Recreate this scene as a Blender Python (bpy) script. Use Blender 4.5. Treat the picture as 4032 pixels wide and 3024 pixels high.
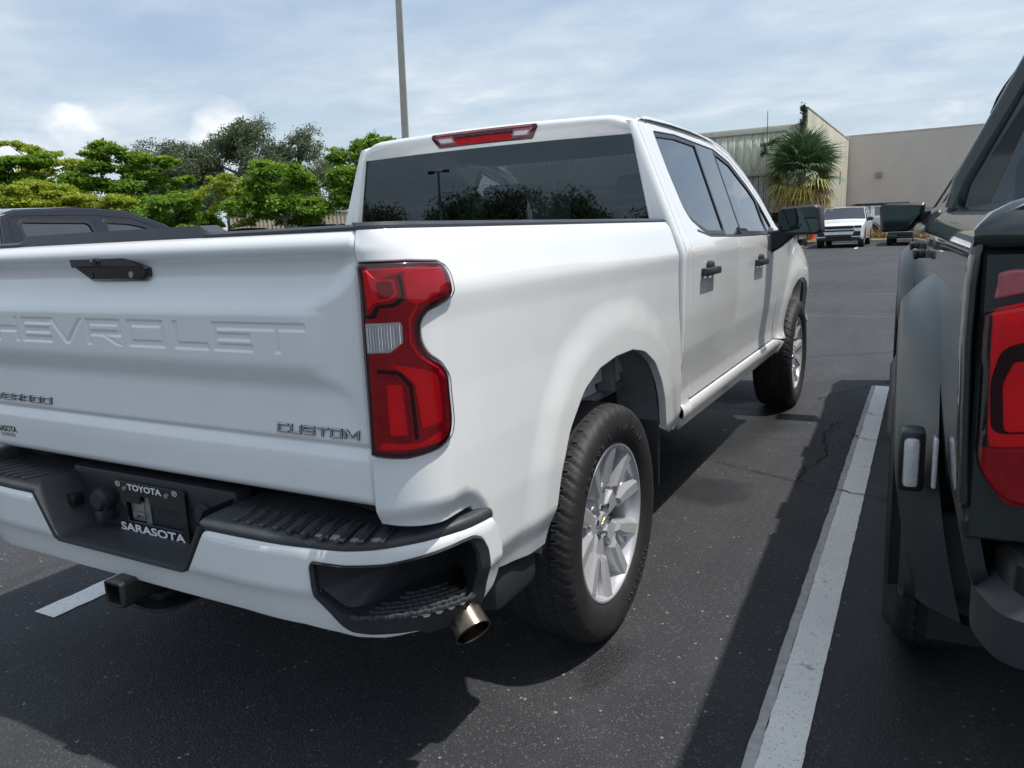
import bpy, bmesh, math, random
import numpy as np
from mathutils import Vector, Matrix, geometry
from math import radians as RD, sin, cos, pi

for o in list(bpy.data.objects): bpy.data.objects.remove(o)
SC = bpy.context.scene
COL = SC.collection
random.seed(7)

# ------------------------------------------------------------------ camera
cam_d = bpy.data.cameras.new('camera'); cam = bpy.data.objects.new('camera', cam_d); COL.objects.link(cam)
def cam_axes(yaw, pitch, roll):
    fw0 = np.array([-sin(yaw), cos(yaw), 0]); rt0 = np.array([cos(yaw), sin(yaw), 0]); up0 = np.array([0, 0, 1.])
    fw = fw0*cos(pitch)-up0*sin(pitch); up = up0*cos(pitch)+fw0*sin(pitch)
    return rt0*cos(roll)+up*sin(roll), up*cos(roll)-rt0*sin(roll), fw
_r, _u, _f = cam_axes(RD(29.197), RD(10.989), RD(-2.428))
cam.matrix_world = Matrix(((_r[0], _u[0], -_f[0], 1.8505), (_r[1], _u[1], -_f[1], -1.1242), (_r[2], _u[2], -_f[2], 1.3735), (0, 0, 0, 1)))
cam_d.sensor_fit = 'HORIZONTAL'; cam_d.sensor_width = 36; cam_d.lens = 36*3039/4032
cam_d.clip_start = .02; cam_d.clip_end = 2000
SC.camera = cam

# ------------------------------------------------------------------ light
SUN_DIR = Vector((.42, .11, 1)).normalized()
sun_el = math.asin(SUN_DIR.z); sun_az = math.atan2(SUN_DIR.x, SUN_DIR.y)
sd = bpy.data.lights.new('sun', 'SUN'); sun = bpy.data.objects.new('sun', sd); COL.objects.link(sun)
sd.energy = 3.6; sd.angle = RD(.9); sd.color = (1, .955, .89)
sun.rotation_euler = SUN_DIR.to_track_quat('Z', 'Y').to_euler(); sun.location = (10, 3, 25)
SC.view_settings.view_transform = 'Standard'; SC.view_settings.look = 'None'
SC.view_settings.exposure = .22; SC.view_settings.gamma = 1; SC.view_settings.use_curve_mapping = False
SC.render.engine = 'CYCLES'
SC.cycles.max_bounces = 8; SC.cycles.transparent_max_bounces = 12; SC.cycles.use_denoising = True

class NT:
    def __init__(s, tree): s.t = tree; s.n = tree.nodes; s.l = tree.links
    def a(s, typ, ins=None, **kw):
        n = s.n.new(typ)
        for k, v in kw.items(): setattr(n, k, v)
        for k, v in (ins or {}).items():
            if isinstance(v, bpy.types.NodeSocket): s.l.new(v, n.inputs[k])
            else: n.inputs[k].default_value = v
        return n
    def math(s, op, a, b=0., c=None, clamp=False):
        n = s.a('ShaderNodeMath', {0: a, 1: b}, operation=op, use_clamp=clamp)
        if c is not None:
            if isinstance(c, bpy.types.NodeSocket): s.l.new(c, n.inputs[2])
            else: n.inputs[2].default_value = c
        return n.outputs[0]
    def mix(s, f, a, b, blend='MIX'):
        n = s.a('ShaderNodeMix', data_type='RGBA', blend_type=blend)
        for i, v in ((0, f), (6, a), (7, b)):
            if isinstance(v, bpy.types.NodeSocket): s.l.new(v, n.inputs[i])
            else: n.inputs[i].default_value = v if i == 0 else (tuple(v)+(1,))[:4]
        return n.outputs[2]
    def ramp(s, f, stops, interp='LINEAR'):
        n = s.a('ShaderNodeValToRGB', {0: f}); r = n.color_ramp; r.interpolation = interp
        while len(r.elements) < len(stops): r.elements.new(.5)
        for e, (p, c) in zip(r.elements, stops):
            e.position = p; e.color = (c, c, c, 1) if isinstance(c, (int, float)) else tuple(c)+(1,)
        return n.outputs[0]
    def noise(s, vec, scale, detail=4, rough=.55, dist=0., dim='3D'):
        n = s.a('ShaderNodeTexNoise', {'Scale': scale, 'Detail': detail, 'Roughness': rough, 'Distortion': dist}, noise_dimensions=dim)
        if vec is not None: s.l.new(vec, n.inputs['Vector'])
        return n.outputs[0]

W = bpy.data.worlds.new('World'); SC.world = W; W.use_nodes = True
w = NT(W.node_tree); w.n.clear()
sky = w.a('ShaderNodeTexSky', sky_type='NISHITA', sun_disc=False, sun_elevation=sun_el, sun_rotation=sun_az, air_density=1.0, dust_density=2.2, ozone_density=1.2, altitude=5)
tc = w.a('ShaderNodeTexCoord'); dirv = tc.outputs['Generated']
sx = w.a('ShaderNodeSeparateXYZ', {0: dirv})
zc = w.math('MAXIMUM', sx.outputs[2], 0.)
inv = w.math('DIVIDE', 1., w.math('ADD', zc, .12))
pl = w.a('ShaderNodeCombineXYZ', {0: w.math('MULTIPLY', sx.outputs[0], inv), 1: w.math('MULTIPLY', sx.outputs[1], inv), 2: 0.})
# high thin sheet of cloud, drawn out in streaks
mp = w.a('ShaderNodeMapping', {0: pl.outputs[0], 'Rotation': (0, 0, RD(24)), 'Scale': (.78, .95, 1.), 'Location': (1.3, .4, 0)})
n1 = w.noise(mp.outputs[0], 1.15, 8, .50, .15)
sheet = w.ramp(n1, [(.34, 0.), (.62, 1.)])
n1b = w.noise(mp.outputs[0], 2.6, 8, .6, .2)
tone = w.ramp(n1b, [(.32, (3.35, 4.05, 4.85)), (.52, (4.4, 5.0, 5.55)), (.72, (5.9, 6.2, 6.4))])
# heaped clouds low on the horizon
LOBES = ((-.842, .527, .125, 420., .17), (-.737, .664, .135, 700., .15), (-.90, .42, .10, 300., .16), (.06, .975, .215, 140., .20), (-.14, .971, .195, 900., .09), (.5, .85, .2, 60., .10), (-.95, -.3, .15, 60., .10))
cum = w.a('ShaderNodeMapping', {0: dirv, 'Scale': (5.2, 5.2, 8.5), 'Location': (.35, 1.7, .2)})
n2 = w.noise(cum.outputs[0], 1.0, 10, .52, .25)
band = w.math('MULTIPLY', w.ramp(zc, [(.0, .55), (.06, 1.), (.15, .82), (.27, 0.)]), 1.)
lobes = 0.
for (lx, ly, lz, sh, am) in LOBES:
    dp = w.a('ShaderNodeVectorMath', {0: dirv, 1: (lx, ly, lz)}, operation='DOT_PRODUCT').outputs['Value']
    lobes = w.math('ADD', w.math('MULTIPLY', w.math('POWER', w.math('MAXIMUM', dp, 0.), sh), am), lobes)
heap = w.ramp(w.math('ADD', w.math('ADD', w.math('MULTIPLY', n2, .9), lobes), w.math('MULTIPLY', w.math('SUBTRACT', band, 1.), .30)), [(.56, 0.), (.66, 1.)])
n3 = w.noise(cum.outputs[0], 2.3, 8, .55)
heapc = w.ramp(n3, [(.35, (4.7, 5.1, 5.6)), (.5, (6.0, 6.3, 6.6)), (.64, (8.2, 8.3, 8.3))])
hz = w.ramp(zc, [(0., .75), (.10, .45), (.35, .15), (.8, .1)])
base = w.mix(hz, sky.outputs[0], (3.9, 4.6, 5.3))
base = w.mix(1., base, (1.0, 1.0, 1.0), 'MULTIPLY')
c1 = w.mix(w.math('MULTIPLY', sheet, .82), base, tone)
c2 = w.mix(heap, c1, heapc)
bg = w.a('ShaderNodeBackground', {0: c2, 1: .138})
wo = w.a('ShaderNodeOutputWorld'); w.l.new(bg.outputs[0], wo.inputs[0])

# ------------------------------------------------------------------ materials
MATS = {}
def mat(name):
    m = bpy.data.materials.new(name); m.use_nodes = True; MATS[name] = m
    t = NT(m.node_tree); t.n.clear()
    return m, t
def prin(t, **kw):
    names = {'base': 'Base Color', 'rough': 'Roughness', 'metal': 'Metallic', 'coat': 'Coat Weight', 'coatr': 'Coat Roughness', 'ior': 'IOR', 'nrm': 'Normal', 'spec': 'Specular IOR Level', 'emis': 'Emission Color', 'ems': 'Emission Strength', 'sub': 'Subsurface Weight', 'alpha': 'Alpha', 'trans': 'Transmission Weight', 'coatn': 'Coat Normal'}
    p = t.a('ShaderNodeBsdfPrincipled')
    for k, v in kw.items():
        s = p.inputs[names[k]]
        if isinstance(v, bpy.types.NodeSocket): t.l.new(v, s)
        elif isinstance(v, tuple): s.default_value = v+(1,) if len(v) == 3 else v
        else: s.default_value = v
    o = t.a('ShaderNodeOutputMaterial'); t.l.new(p.outputs[0], o.inputs[0])
    return p
def objco(t): return t.a('ShaderNodeTexCoord').outputs['Object']
def bump(t, h, dist=.002, st=1.): return t.a('ShaderNodeBump', {'Height': h, 'Distance': dist, 'Strength': st}).outputs[0]
def simple(name, base, rough=.5, metal=0., coat=0., var=.12, vs=6., bs=0., bd=.0006, coatr=.03, spec=.5):
    m, t = mat(name); co = objco(t)
    n = t.noise(co, vs, 5, .6)
    c = t.mix(t.ramp(n, [(.3, 0.), (.7, 1.)]), tuple(x*(1-var) for x in base), tuple(min(1, x*(1+var)) for x in base))
    kw = dict(base=c, rough=t.math('ADD', rough-.06*min(1, rough*2), t.math('MULTIPLY', n, .12*min(1, rough*2))), metal=metal, coat=coat, coatr=coatr, spec=spec)
    if bs: kw['nrm'] = bump(t, t.noise(co, bs, 3, .6), bd)
    prin(t, **kw); return m

# white car paint: clear coat, faint dust, orange peel too fine to see
m, t = mat('white_paint'); co = objco(t)
n = t.noise(co, 3.1, 6, .6); d = t.noise(co, 55., 3, .7)
prin(t, base=t.mix(t.ramp(n, [(.35, 0.), (.7, 1.)]), (.755, .770, .768), (.80, .812, .806)), rough=.30, coat=1.,  coatr=t.math('ADD', .015, t.math('MULTIPLY', t.ramp(d, [(.45, 0.), (.8, 1.)]), .10)), ior=1.45)
def paint(name, base, flake=.0, rough=.35, metal=.0):
    m, t = mat(name); co = objco(t)
    n = t.noise(co, 3.1, 6, .6); d = t.noise(co, 40., 3, .7)
    prin(t, base=t.mix(t.ramp(n, [(.35, 0.), (.7, 1.)]), tuple(x*.94 for x in base), tuple(x*1.05 for x in base)), rough=rough, metal=metal, coat=1., coatr=t.math('ADD', .015, t.math('MULTIPLY', t.ramp(d, [(.45, 0.), (.8, 1.)]), .08)))
    return m
paint('green_paint', (.020, .029, .030), metal=.45, rough=.38)
simple('flare_paint', (.080, .094, .092), .42, coat=.25, coatr=.3, var=.10, vs=4)
paint('black_paint', (.006, .008, .016), metal=.6, rough=.25)
paint('far_white_paint', (.74, .75, .75)); paint('far_blue_paint', (.03, .05, .085), metal=.4); paint('far_grey_paint', (.08, .085, .09), metal=.5)
simple('black_plastic', (.026, .029, .034), .50, var=.16, vs=9, bs=420., bd=.0005)
simple('worn_plastic', (.046, .050, .056), .48, var=.28, vs=14, bs=380., bd=.0006)
simple('rail_plastic', (.036, .042, .050), .42, var=.12, vs=12, bs=500, bd=.0003)
simple('gloss_black', (.008, .008, .009), .08, coat=.6, var=.05)
simple('trim_black', (.012, .012, .013), .34, var=.1)
simple('rubber', (.020, .0195, .020), .62, var=.28, vs=11, bs=260., bd=.0006)
simple('rubber_dusty', (.034, .032, .031), .66, var=.4, vs=9, bs=200., bd=.0008)
simple('rim_silver', (.62, .63, .65), .26, metal=.45, coat=.7, var=.05, coatr=.06)
simple('rim_dark', (.055, .056, .06), .45, metal=.5, var=.1)
simple('chrome', (.70, .71, .73), .09, metal=1., var=.03)
simple('exhaust_metal', (.20, .165, .13), .28, metal=1., var=.35, vs=24)
simple('dark_metal', (.018, .018, .019), .42, var=.4, vs=18, bs=150., bd=.0006)
simple('rusty_metal', (.085, .05, .03), .7, var=.5, vs=40)
simple('underbody', (.02, .02, .021), .75, var=.3)
simple('liner_grey', (.20, .215, .225), .6, var=.25, vs=5)
simple('zinc', (.34, .34, .33), .4, metal=.5, var=.2)
simple('seat_cloth', (.022, .023, .026), .85, var=.2)
simple('badge_dark', (.030, .031, .036), .22, metal=.6, coat=.5)
simple('white_print', (.78, .80, .82), .5, var=.02)
simple('black_print', (.012, .012, .014), .5, var=.02)
simple('gold_badge', (.55, .42, .10), .3, metal=.8)
simple('mirror_glass', (.040, .054, .054), .03, metal=1., var=.01)
simple('grey_lens', (.62, .63, .66), .12, coat=1., var=.1, vs=80)

def glass(name, tint, gl=(.95, .97, 1.), ior=1.5, rough=.0, boost=0.):
    m, t = mat(name)
    tr = t.a('ShaderNodeBsdfTransparent', {0: tint+(1,)}); g = t.a('ShaderNodeBsdfGlossy', {0: gl+(1,), 'Roughness': rough})
    f = t.math('ADD', t.a('ShaderNodeFresnel', {'IOR': ior}).outputs[0], boost, clamp=True)
    mx = t.a('ShaderNodeMixShader', {0: f, 1: tr.outputs[0], 2: g.outputs[0]})
    o = t.a('ShaderNodeOutputMaterial'); t.l.new(mx.outputs[0], o.inputs[0]); return m
glass('tinted_glass', (.085, .095, .10), gl=(.78, .90, 1.), ior=1.6, boost=.025)
glass('side_glass', (.09, .11, .12), ior=2.0, boost=.08)
glass('clear_glass', (.75, .80, .80))
glass('lens_clear', (.985, .97, .97), ior=1.42)
glass('far_glass', (.06, .075, .09), ior=1.8, boost=.08)

def redlens(name, base, rough=.25, var=.2, ribs=0.):
    m, t = mat(name); co = objco(t)
    n = t.noise(co, 22., 4, .6)
    c = t.mix(t.ramp(n, [(.3, 0.), (.7, 1.)]), tuple(x*(1-var) for x in base), tuple(min(1., x*(1+var)) for x in base))
    kw = dict(base=c, rough=rough, coat=(0. if name in ('lens_red', 'lens_red_deep', 'lens_dark') else .6), coatr=.04, spec=(.12 if name in ('lens_red', 'lens_red_deep', 'lens_dark') else .35))
    if ribs:
        wv = t.a('ShaderNodeTexWave', {'Vector': co, 'Scale': ribs}, wave_type='BANDS', bands_direction='Z')
        kw['nrm'] = bump(t, wv.outputs[0], .0012, .6)
    prin(t, **kw)
redlens('lens_maroon', (.055, .006, .012), .16)
redlens('lens_red', (1.0, .012, .022), .28, .10)
redlens('lens_red_deep', (.42, .008, .016), .25, .2)
redlens('lens_dark', (.030, .003, .006), .2)
simple('lens_chrome', (.80, .81, .82), .16, metal=.35, coat=.5, var=.12, vs=60)
redlens('lens_pink', (.42, .11, .13), .12, .1)

# asphalt: dark binder, pale aggregate, worn and damp patches
m, t = mat('asphalt'); co = objco(t)
big = t.noise(co, .35, 6, .6, .4); mid = t.noise(co, 2.2, 6, .65, .3); fine = t.noise(co, 170., 3, .7)
v1 = t.a('ShaderNodeTexVoronoi', {'Vector': co, 'Scale': 150.}); v2 = t.a('ShaderNodeTexVoronoi', {'Vector': co, 'Scale': 48.})
c = t.mix(t.ramp(big, [(.32, 0.), (.68, 1.)]), (.027, .0295, .0345), (.051, .0535, .060))
c = t.mix(t.math('MULTIPLY', t.ramp(mid, [(.45, 0.), (.72, 1.)]), .5), c, (.067, .069, .074))
rnd = t.a('ShaderNodeSeparateColor', {0: v1.outputs['Color']}); rnd2 = t.a('ShaderNodeSeparateColor', {0: v2.outputs['Color']})
stone = t.math('MULTIPLY', t.ramp(rnd.outputs[0], [(.60, 0.), (.86, .5), (.97, 1.)]), t.ramp(v1.outputs['Distance'], [(.25, 1.), (.52, 0.)]))
c = t.mix(t.math('MULTIPLY', stone, .75), c, (.22, .215, .205))
big_st = t.math('MULTIPLY', t.ramp(rnd2.outputs[1], [(.945, 0.), (.975, 1.)]), t.ramp(v2.outputs['Distance'], [(.16, 1.), (.30, 0.)]))
c = t.mix(t.math('MULTIPLY', big_st, .75), c, (.42, .40, .37))
c = t.mix(t.ramp(fine, [(.28, .75), (.5, 0.)]), c, (.008, .008, .009))
h = t.math('ADD', t.math('MULTIPLY', v1.outputs['Distance'], -.9), t.math('MULTIPLY', fine, .8))
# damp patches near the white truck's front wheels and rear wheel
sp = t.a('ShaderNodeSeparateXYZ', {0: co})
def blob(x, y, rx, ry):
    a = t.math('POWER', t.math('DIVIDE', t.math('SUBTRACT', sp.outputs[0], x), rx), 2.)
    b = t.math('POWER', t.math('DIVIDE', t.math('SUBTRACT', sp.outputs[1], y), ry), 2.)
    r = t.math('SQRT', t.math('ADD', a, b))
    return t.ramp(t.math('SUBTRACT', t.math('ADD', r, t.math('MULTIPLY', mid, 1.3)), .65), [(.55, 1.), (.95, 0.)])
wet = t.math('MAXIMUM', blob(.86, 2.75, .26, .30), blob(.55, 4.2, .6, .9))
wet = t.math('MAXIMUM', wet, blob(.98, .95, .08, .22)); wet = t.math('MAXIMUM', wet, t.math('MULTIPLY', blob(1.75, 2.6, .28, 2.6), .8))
tw = t.math('MULTIPLY', t.ramp(t.noise(t.a('ShaderNodeMapping', {0: co, 'Scale': (2.2, .22, 1.)}).outputs[0], 1.3, 5, .6, .6), [(.50, 0.), (.62, 1.)]), t.ramp(mid, [(.35, 0.), (.6, 1.)]))
c = t.mix(t.math('MULTIPLY', tw, .45), c, (.020, .020, .022))
spot = t.a('ShaderNodeTexVoronoi', {'Vector': co, 'Scale': 2.3})
c = t.mix(t.math('MULTIPLY', t.ramp(t.math('ADD', spot.outputs['Distance'], t.math('MULTIPLY', mid, .12)), [(.115, .5), (.15, 0.)]), t.ramp(t.a('ShaderNodeSeparateColor', {0: spot.outputs['Color']}).outputs[1], [(.62, 0.), (.66, 1.)])), c, (.14, .125, .10))
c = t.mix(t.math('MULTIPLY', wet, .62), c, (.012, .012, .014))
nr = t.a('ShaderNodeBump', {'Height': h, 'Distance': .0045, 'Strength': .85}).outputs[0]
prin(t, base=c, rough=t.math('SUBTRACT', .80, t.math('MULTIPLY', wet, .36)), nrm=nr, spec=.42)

m, t = mat('line_paint'); co = objco(t)
n = t.noise(co, 38., 4, .7); n2 = t.noise(co, 3., 5, .6); v = t.a('ShaderNodeTexVoronoi', {'Vector': co, 'Scale': 95.})
c = t.mix(t.ramp(n2, [(.3, 0.), (.7, 1.)]), (.74, .745, .72), (.86, .86, .83))
pit = t.math('MULTIPLY', t.ramp(v.outputs['Distance'], [(.12, 1.), (.34, 0.)]), t.ramp(n, [(.42, 0.), (.62, 1.)]))
c = t.mix(t.math('MULTIPLY', pit, .75), c, (.10, .10, .10))
c = t.mix(t.ramp(t.noise(co, 6., 6, .75), [(.60, 0.), (.68, .6)]), c, (.12, .12, .12))
prin(t, base=c, rough=.75, nrm=bump(t, t.math('SUBTRACT', n, pit), .003, .8))
simple('line_edge', (.40, .405, .40), .8, var=.2, vs=30, bs=90, bd=.002)
simple('faint_line', (.13, .13, .135), .8, var=.3)
simple('crack_fill', (.010, .010, .010), .9, var=.3)
simple('concrete', (.36, .34, .31), .85, var=.25, vs=4, bs=40, bd=.003)
simple('pole_metal', (.30, .29, .26), .55, var=.15, vs=2.)
simple('mast_metal', (.10, .09, .09), .6)
simple('bark', (.17, .14, .115), .9, var=.35, vs=9, bs=30, bd=.01)
simple('dirt', (.20, .17, .10), .95, var=.4, vs=3)
simple('dry_grass', (.22, .20, .07), .9, var=.35, vs=7)

def leaf(name, a, b, trans=.25, sc=1.1):
    m, t = mat(name); co = objco(t)
    n = t.noise(co, sc, 4, .65); n2 = t.noise(co, 14., 2, .6)
    c = t.mix(t.ramp(t.math('ADD', t.math('MULTIPLY', n, .6), t.math('MULTIPLY', n2, .4)), [(.36, 0.), (.62, 1.)]), a, b)
    d = t.a('ShaderNodeBsdfPrincipled', {'Base Color': c, 'Roughness': .5, 'Specular IOR Level': .35}); tr = t.a('ShaderNodeBsdfTranslucent', {0: c})
    mx = t.a('ShaderNodeMixShader', {0: trans, 1: d.outputs[0], 2: tr.outputs[0]})
    o = t.a('ShaderNodeOutputMaterial'); t.l.new(mx.outputs[0], o.inputs[0])
leaf('leaf_bright', (.15, .27, .022), (.30, .44, .045), .45)
leaf('leaf_yellow', (.25, .33, .028), (.44, .50, .06), .45)
leaf('leaf_mid', (.095, .205, .018), (.20, .35, .036), .42)
leaf('leaf_oak', (.085, .122, .062), (.165, .205, .110), .36)
leaf('palm_green', (.06, .115, .045), (.13, .20, .085), .2, 3.)
leaf('palm_yellow', (.26, .26, .05), (.46, .38, .10), .3, 3.)
leaf('palm_brown', (.32, .20, .09), (.50, .34, .18), .2, 3.)
leaf('vine_leaf', (.03, .06, .02), (.07, .11, .03), .2)

m, t = mat('cream_wall'); co = objco(t)
st = t.a('ShaderNodeMapping', {0: co, 'Scale': (2.2, 2.2, .25)})
n = t.noise(st.outputs[0], 1.6, 7, .68, .3); n2 = t.noise(co, .5, 5, .6)
c = t.mix(t.ramp(n, [(.40, 0.), (.72, 1.)]), (.74, .73, .60), (.56, .55, .44))
c = t.mix(t.ramp(n2, [(.45, 0.), (.75, .6)]), c, (.58, .58, .46))
prin(t, base=c, rough=.8)
m, t = mat('parapet_wall'); co = objco(t)
st = t.a('ShaderNodeMapping', {0: co, 'Scale': (1.4, 1.4, .22)})
n = t.noise(st.outputs[0], 1.2, 8, .7, .4); n2 = t.noise(co, 3., 6, .7)
c = t.mix(t.ramp(n, [(.46, 0.), (.70, 1.)]), (.50, .48, .385), (.32, .30, .23))
c = t.mix(t.ramp(n2, [(.60, 0.), (.75, .55)]), c, (.16, .15, .12))
prin(t, base=c, rough=.85, nrm=bump(t, n2, .01))
simple('taupe_wall', (.60, .535, .475), .85, var=.05, vs=.7, bs=25, bd=.004)
simple('rust_red', (.30, .06, .04), .7)
simple('old_siding', (.24, .22, .22), .75, var=.2)
simple('beige_siding', (.50, .44, .32), .75, var=.12)
simple('orange_plastic', (.60, .13, .05), .5)
simple('grey_box', (.30, .29, .27), .6)

# ------------------------------------------------------------------ mesh helpers
def link(name, me, parent=None, label=None, cat=None, group=None, kind=None):
    o = bpy.data.objects.new(name, me); COL.objects.link(o)
    if parent is not None: o.parent = parent
    tag(o, label, cat, group, kind); return o
def tag(o, label=None, cat=None, group=None, kind=None):
    for k, v in (('label', label), ('category', cat), ('group', group), ('kind', kind)):
        if v: o[k] = v
    return o
def thing(name, label, cat, loc=(0, 0, 0), rz=0., group=None):
    o = bpy.data.objects.new(name, None); COL.objects.link(o); o.location = loc; o.rotation_euler = (0, 0, rz)
    o.empty_display_size = .2
    return tag(o, label, cat, group)
def mk(name, V, F, m, parent=None, sharp=35., nrm=None, flat=False, **kw):
    me = bpy.data.meshes.new(name); me.from_pydata([tuple(v) for v in V], [], F); me.materials.append(MATS[m])
    if not flat:
        me.shade_smooth()
        if nrm is not None: me.normals_split_custom_set_from_vertices([tuple(x) for x in nrm])
        elif sharp: me.set_sharp_from_angle(angle=RD(sharp))
    me.update(); return link(name, me, parent, **kw)
class MB:
    def __init__(s): s.v = []; s.f = []
    def add(s, V, F):
        b = len(s.v); s.v += [tuple(v) for v in V]; s.f += [tuple(i+b for i in f) for f in F]; return s
    def box(s, a, b, bev=0., M=None):
        x0, y0, z0 = a; x1, y1, z1 = b
        if bev <= 0:
            V = [(x0, y0, z0), (x1, y0, z0), (x1, y1, z0), (x0, y1, z0), (x0, y0, z1), (x1, y0, z1), (x1, y1, z1), (x0, y1, z1)]
            F = [(3, 2, 1, 0), (4, 5, 6, 7), (0, 1, 5, 4), (1, 2, 6, 5), (2, 3, 7, 6), (3, 0, 4, 7)]
        else:
            bm = bmesh.new(); bmesh.ops.create_cube(bm, size=1.)
            for v in bm.verts: v.co = Vector(((x0+x1)/2+v.co.x*(x1-x0), (y0+y1)/2+v.co.y*(y1-y0), (z0+z1)/2+v.co.z*(z1-z0)))
            bmesh.ops.bevel(bm, geom=bm.edges[:], offset=min(bev, .45*min(abs(x1-x0), abs(y1-y0), abs(z1-z0))), segments=2, affect='EDGES', profile=.5)
            bm.verts.index_update(); V = [v.co.copy() for v in bm.verts]; F = [[v.index for v in f.verts] for f in bm.faces]; bm.free()
        if M is not None: V = [M @ Vector(v) for v in V]
        return s.add(V, F)
    def cyl(s, p0, p1, r0, r1=None, n=20, caps=True, inner=None):
        p0 = Vector(p0); p1 = Vector(p1); r1 = r0 if r1 is None else r1
        d = (p1-p0).normalized(); a = d.orthogonal().normalized(); b = d.cross(a)
        V = []; F = []
        for p, r in ((p0, r0), (p1, r1)):
            for i in range(n): V.append(p+(a*cos(2*pi*i/n)+b*sin(2*pi*i/n))*r)
        for i in range(n): j = (i+1) % n; F.append((i, j, n+j, n+i))
        if caps: F.append(tuple(range(n-1, -1, -1))); F.append(tuple(range(n, 2*n)))
        return s.add(V, F)
    def tube(s, P, r, n=8, caps=True):
        P = [Vector(p) for p in P]; rr = r if hasattr(r, '__len__') else [r]*len(P); V = []; F = []
        a = None
        for i, p in enumerate(P):
            d = (P[min(i+1, len(P)-1)]-P[max(i-1, 0)]).normalized()
            a = (d.orthogonal() if a is None else (a-d*a.dot(d))).normalized(); b = d.cross(a)
            for k in range(n): V.append(p+(a*cos(2*pi*k/n)+b*sin(2*pi*k/n))*rr[i])
        for i in range(len(P)-1):
            for k in range(n): j = (k+1) % n; F.append((i*n+k, i*n+j, (i+1)*n+j, (i+1)*n+k))
        if caps: F.append(tuple(range(n-1, -1, -1))); F.append(tuple(range((len(P)-1)*n, len(P)*n)))
        return s.add(V, F)
    def lathe(s, prof, n=48, axis='x', closed=False, c=(0, 0, 0)):
        V = []; F = []; m = len(prof)
        for i in range(n):
            a = 2*pi*i/n
            for (h, r) in prof:
                q = {'x': (h, r*cos(a), r*sin(a)), 'z': (r*cos(a), r*sin(a), h), 'y': (r*sin(a), h, r*cos(a))}[axis]
                V.append((q[0]+c[0], q[1]+c[1], q[2]+c[2]))
        for i in range(n):
            j = (i+1) % n
            for k in range(m if closed else m-1):
                l = (k+1) % m; F.append((i*m+k, i*m+l, j*m+l, j*m+k))
        return s.add(V, F)
    def prism(s, poly, h0, h1, fr, chamf=0., ch=None):
        """poly in (a,b); fr = (origin, ua, ub, un)"""
        o, ua, ub, un = [Vector(x) for x in fr]; n = len(poly)
        ar = sum(poly[i][0]*poly[(i+1) % n][1]-poly[(i+1) % n][0]*poly[i][1] for i in range(n))
        if ar < 0: poly = poly[::-1]
        rings = [(0., h0), (0., h1)] if not chamf else [(0., h0), (0., h1-(ch if ch is not None else chamf)), (chamf, h1)]
        V = []
        for ins, h in rings:
            for (x, y) in (inset(poly, ins) if ins else poly): V.append(o+ua*x+ub*y+un*h)
        F = [tuple(range(n-1, -1, -1)), tuple(range((len(rings)-1)*n, len(rings)*n))]
        for k in range(len(rings)-1):
            for i in range(n): j = (i+1) % n; F.append((k*n+i, k*n+j, (k+1)*n+j, (k+1)*n+i))
        if ua.cross(ub).dot(un) < 0: F = [f[::-1] for f in F]
        return s.add(V, F)
    def build(s, name, m, parent=None, sharp=35., **kw): return mk(name, s.v, s.f, m, parent, sharp, **kw)
def inset(P, d):
    n = len(P); o = []
    for i in range(n):
        a, b, c = P[i-1], P[i], P[(i+1) % n]
        def ln(p, q):
            x, y = q[0]-p[0], q[1]-p[1]; L = math.hypot(x, y) or 1e-9; return (-y/L, x/L)
        n1 = ln(a, b); n2 = ln(b, c); k = 1+n1[0]*n2[0]+n1[1]*n2[1]; k = max(k, .35)
        o.append((b[0]+d*(n1[0]+n2[0])/k, b[1]+d*(n1[1]+n2[1])/k))
    return o
def dens(P, sp, closed=True):
    o = []; n = len(P)
    for i in range(n if closed else n-1):
        a, b = P[i], P[(i+1) % n]; L = math.hypot(b[0]-a[0], b[1]-a[1]); k = max(1, int(round(L/sp)))
        for j in range(k): o.append((a[0]+(b[0]-a[0])*j/k, a[1]+(b[1]-a[1])*j/k))
    if not closed: o.append(P[-1])
    return o
def rnd(P, r, k=4, skip=()):
    """round polygon corners"""
    o = []; n = len(P)
    for i in range(n):
        a, b, c = P[i-1], P[i], P[(i+1) % n]
        if i in skip: o.append(b); continue
        u = (a[0]-b[0], a[1]-b[1]); v = (c[0]-b[0], c[1]-b[1]); lu = math.hypot(*u); lv = math.hypot(*v)
        cs_ = (u[0]*v[0]+u[1]*v[1])/(lu*lv)
        if cs_ < -.97: o.append(b); continue
        d = min(r, .45*lu, .45*lv); p = (b[0]+u[0]/lu*d, b[1]+u[1]/lu*d); q = (b[0]+v[0]/lv*d, b[1]+v[1]/lv*d)
        for j in range(k+1):
            t_ = j/k; o.append(((1-t_)**2*p[0]+2*t_*(1-t_)*b[0]+t_*t_*q[0], (1-t_)**2*p[1]+2*t_*(1-t_)*b[1]+t_*t_*q[1]))
    return o
def smooth_poly(P, it=1):
    for _ in range(it):
        o = []
        for i in range(len(P)):
            a, b = P[i], P[(i+1) % len(P)]; o += [(.75*a[0]+.25*b[0], .75*a[1]+.25*b[1]), (.25*a[0]+.75*b[0], .25*a[1]+.75*b[1])]
        P = o
    return P
def area(P): return .5*sum(P[i-1][0]*P[i][1]-P[i][0]*P[i-1][1] for i in range(len(P)))
def inside(pts, loops):
    r = np.zeros(len(pts), bool)
    x, y = pts[:, 0], pts[:, 1]
    for L in loops:
        q = np.array(L); a = q; b = np.roll(q, -1, 0)
        for (x0, y0), (x1, y1) in zip(a, b):
            if y0 == y1: continue
            c = (y0 > y) != (y1 > y)
            r ^= c & (x < (x1-x0)*(y-y0)/(y1-y0)+x0)
    return r
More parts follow.
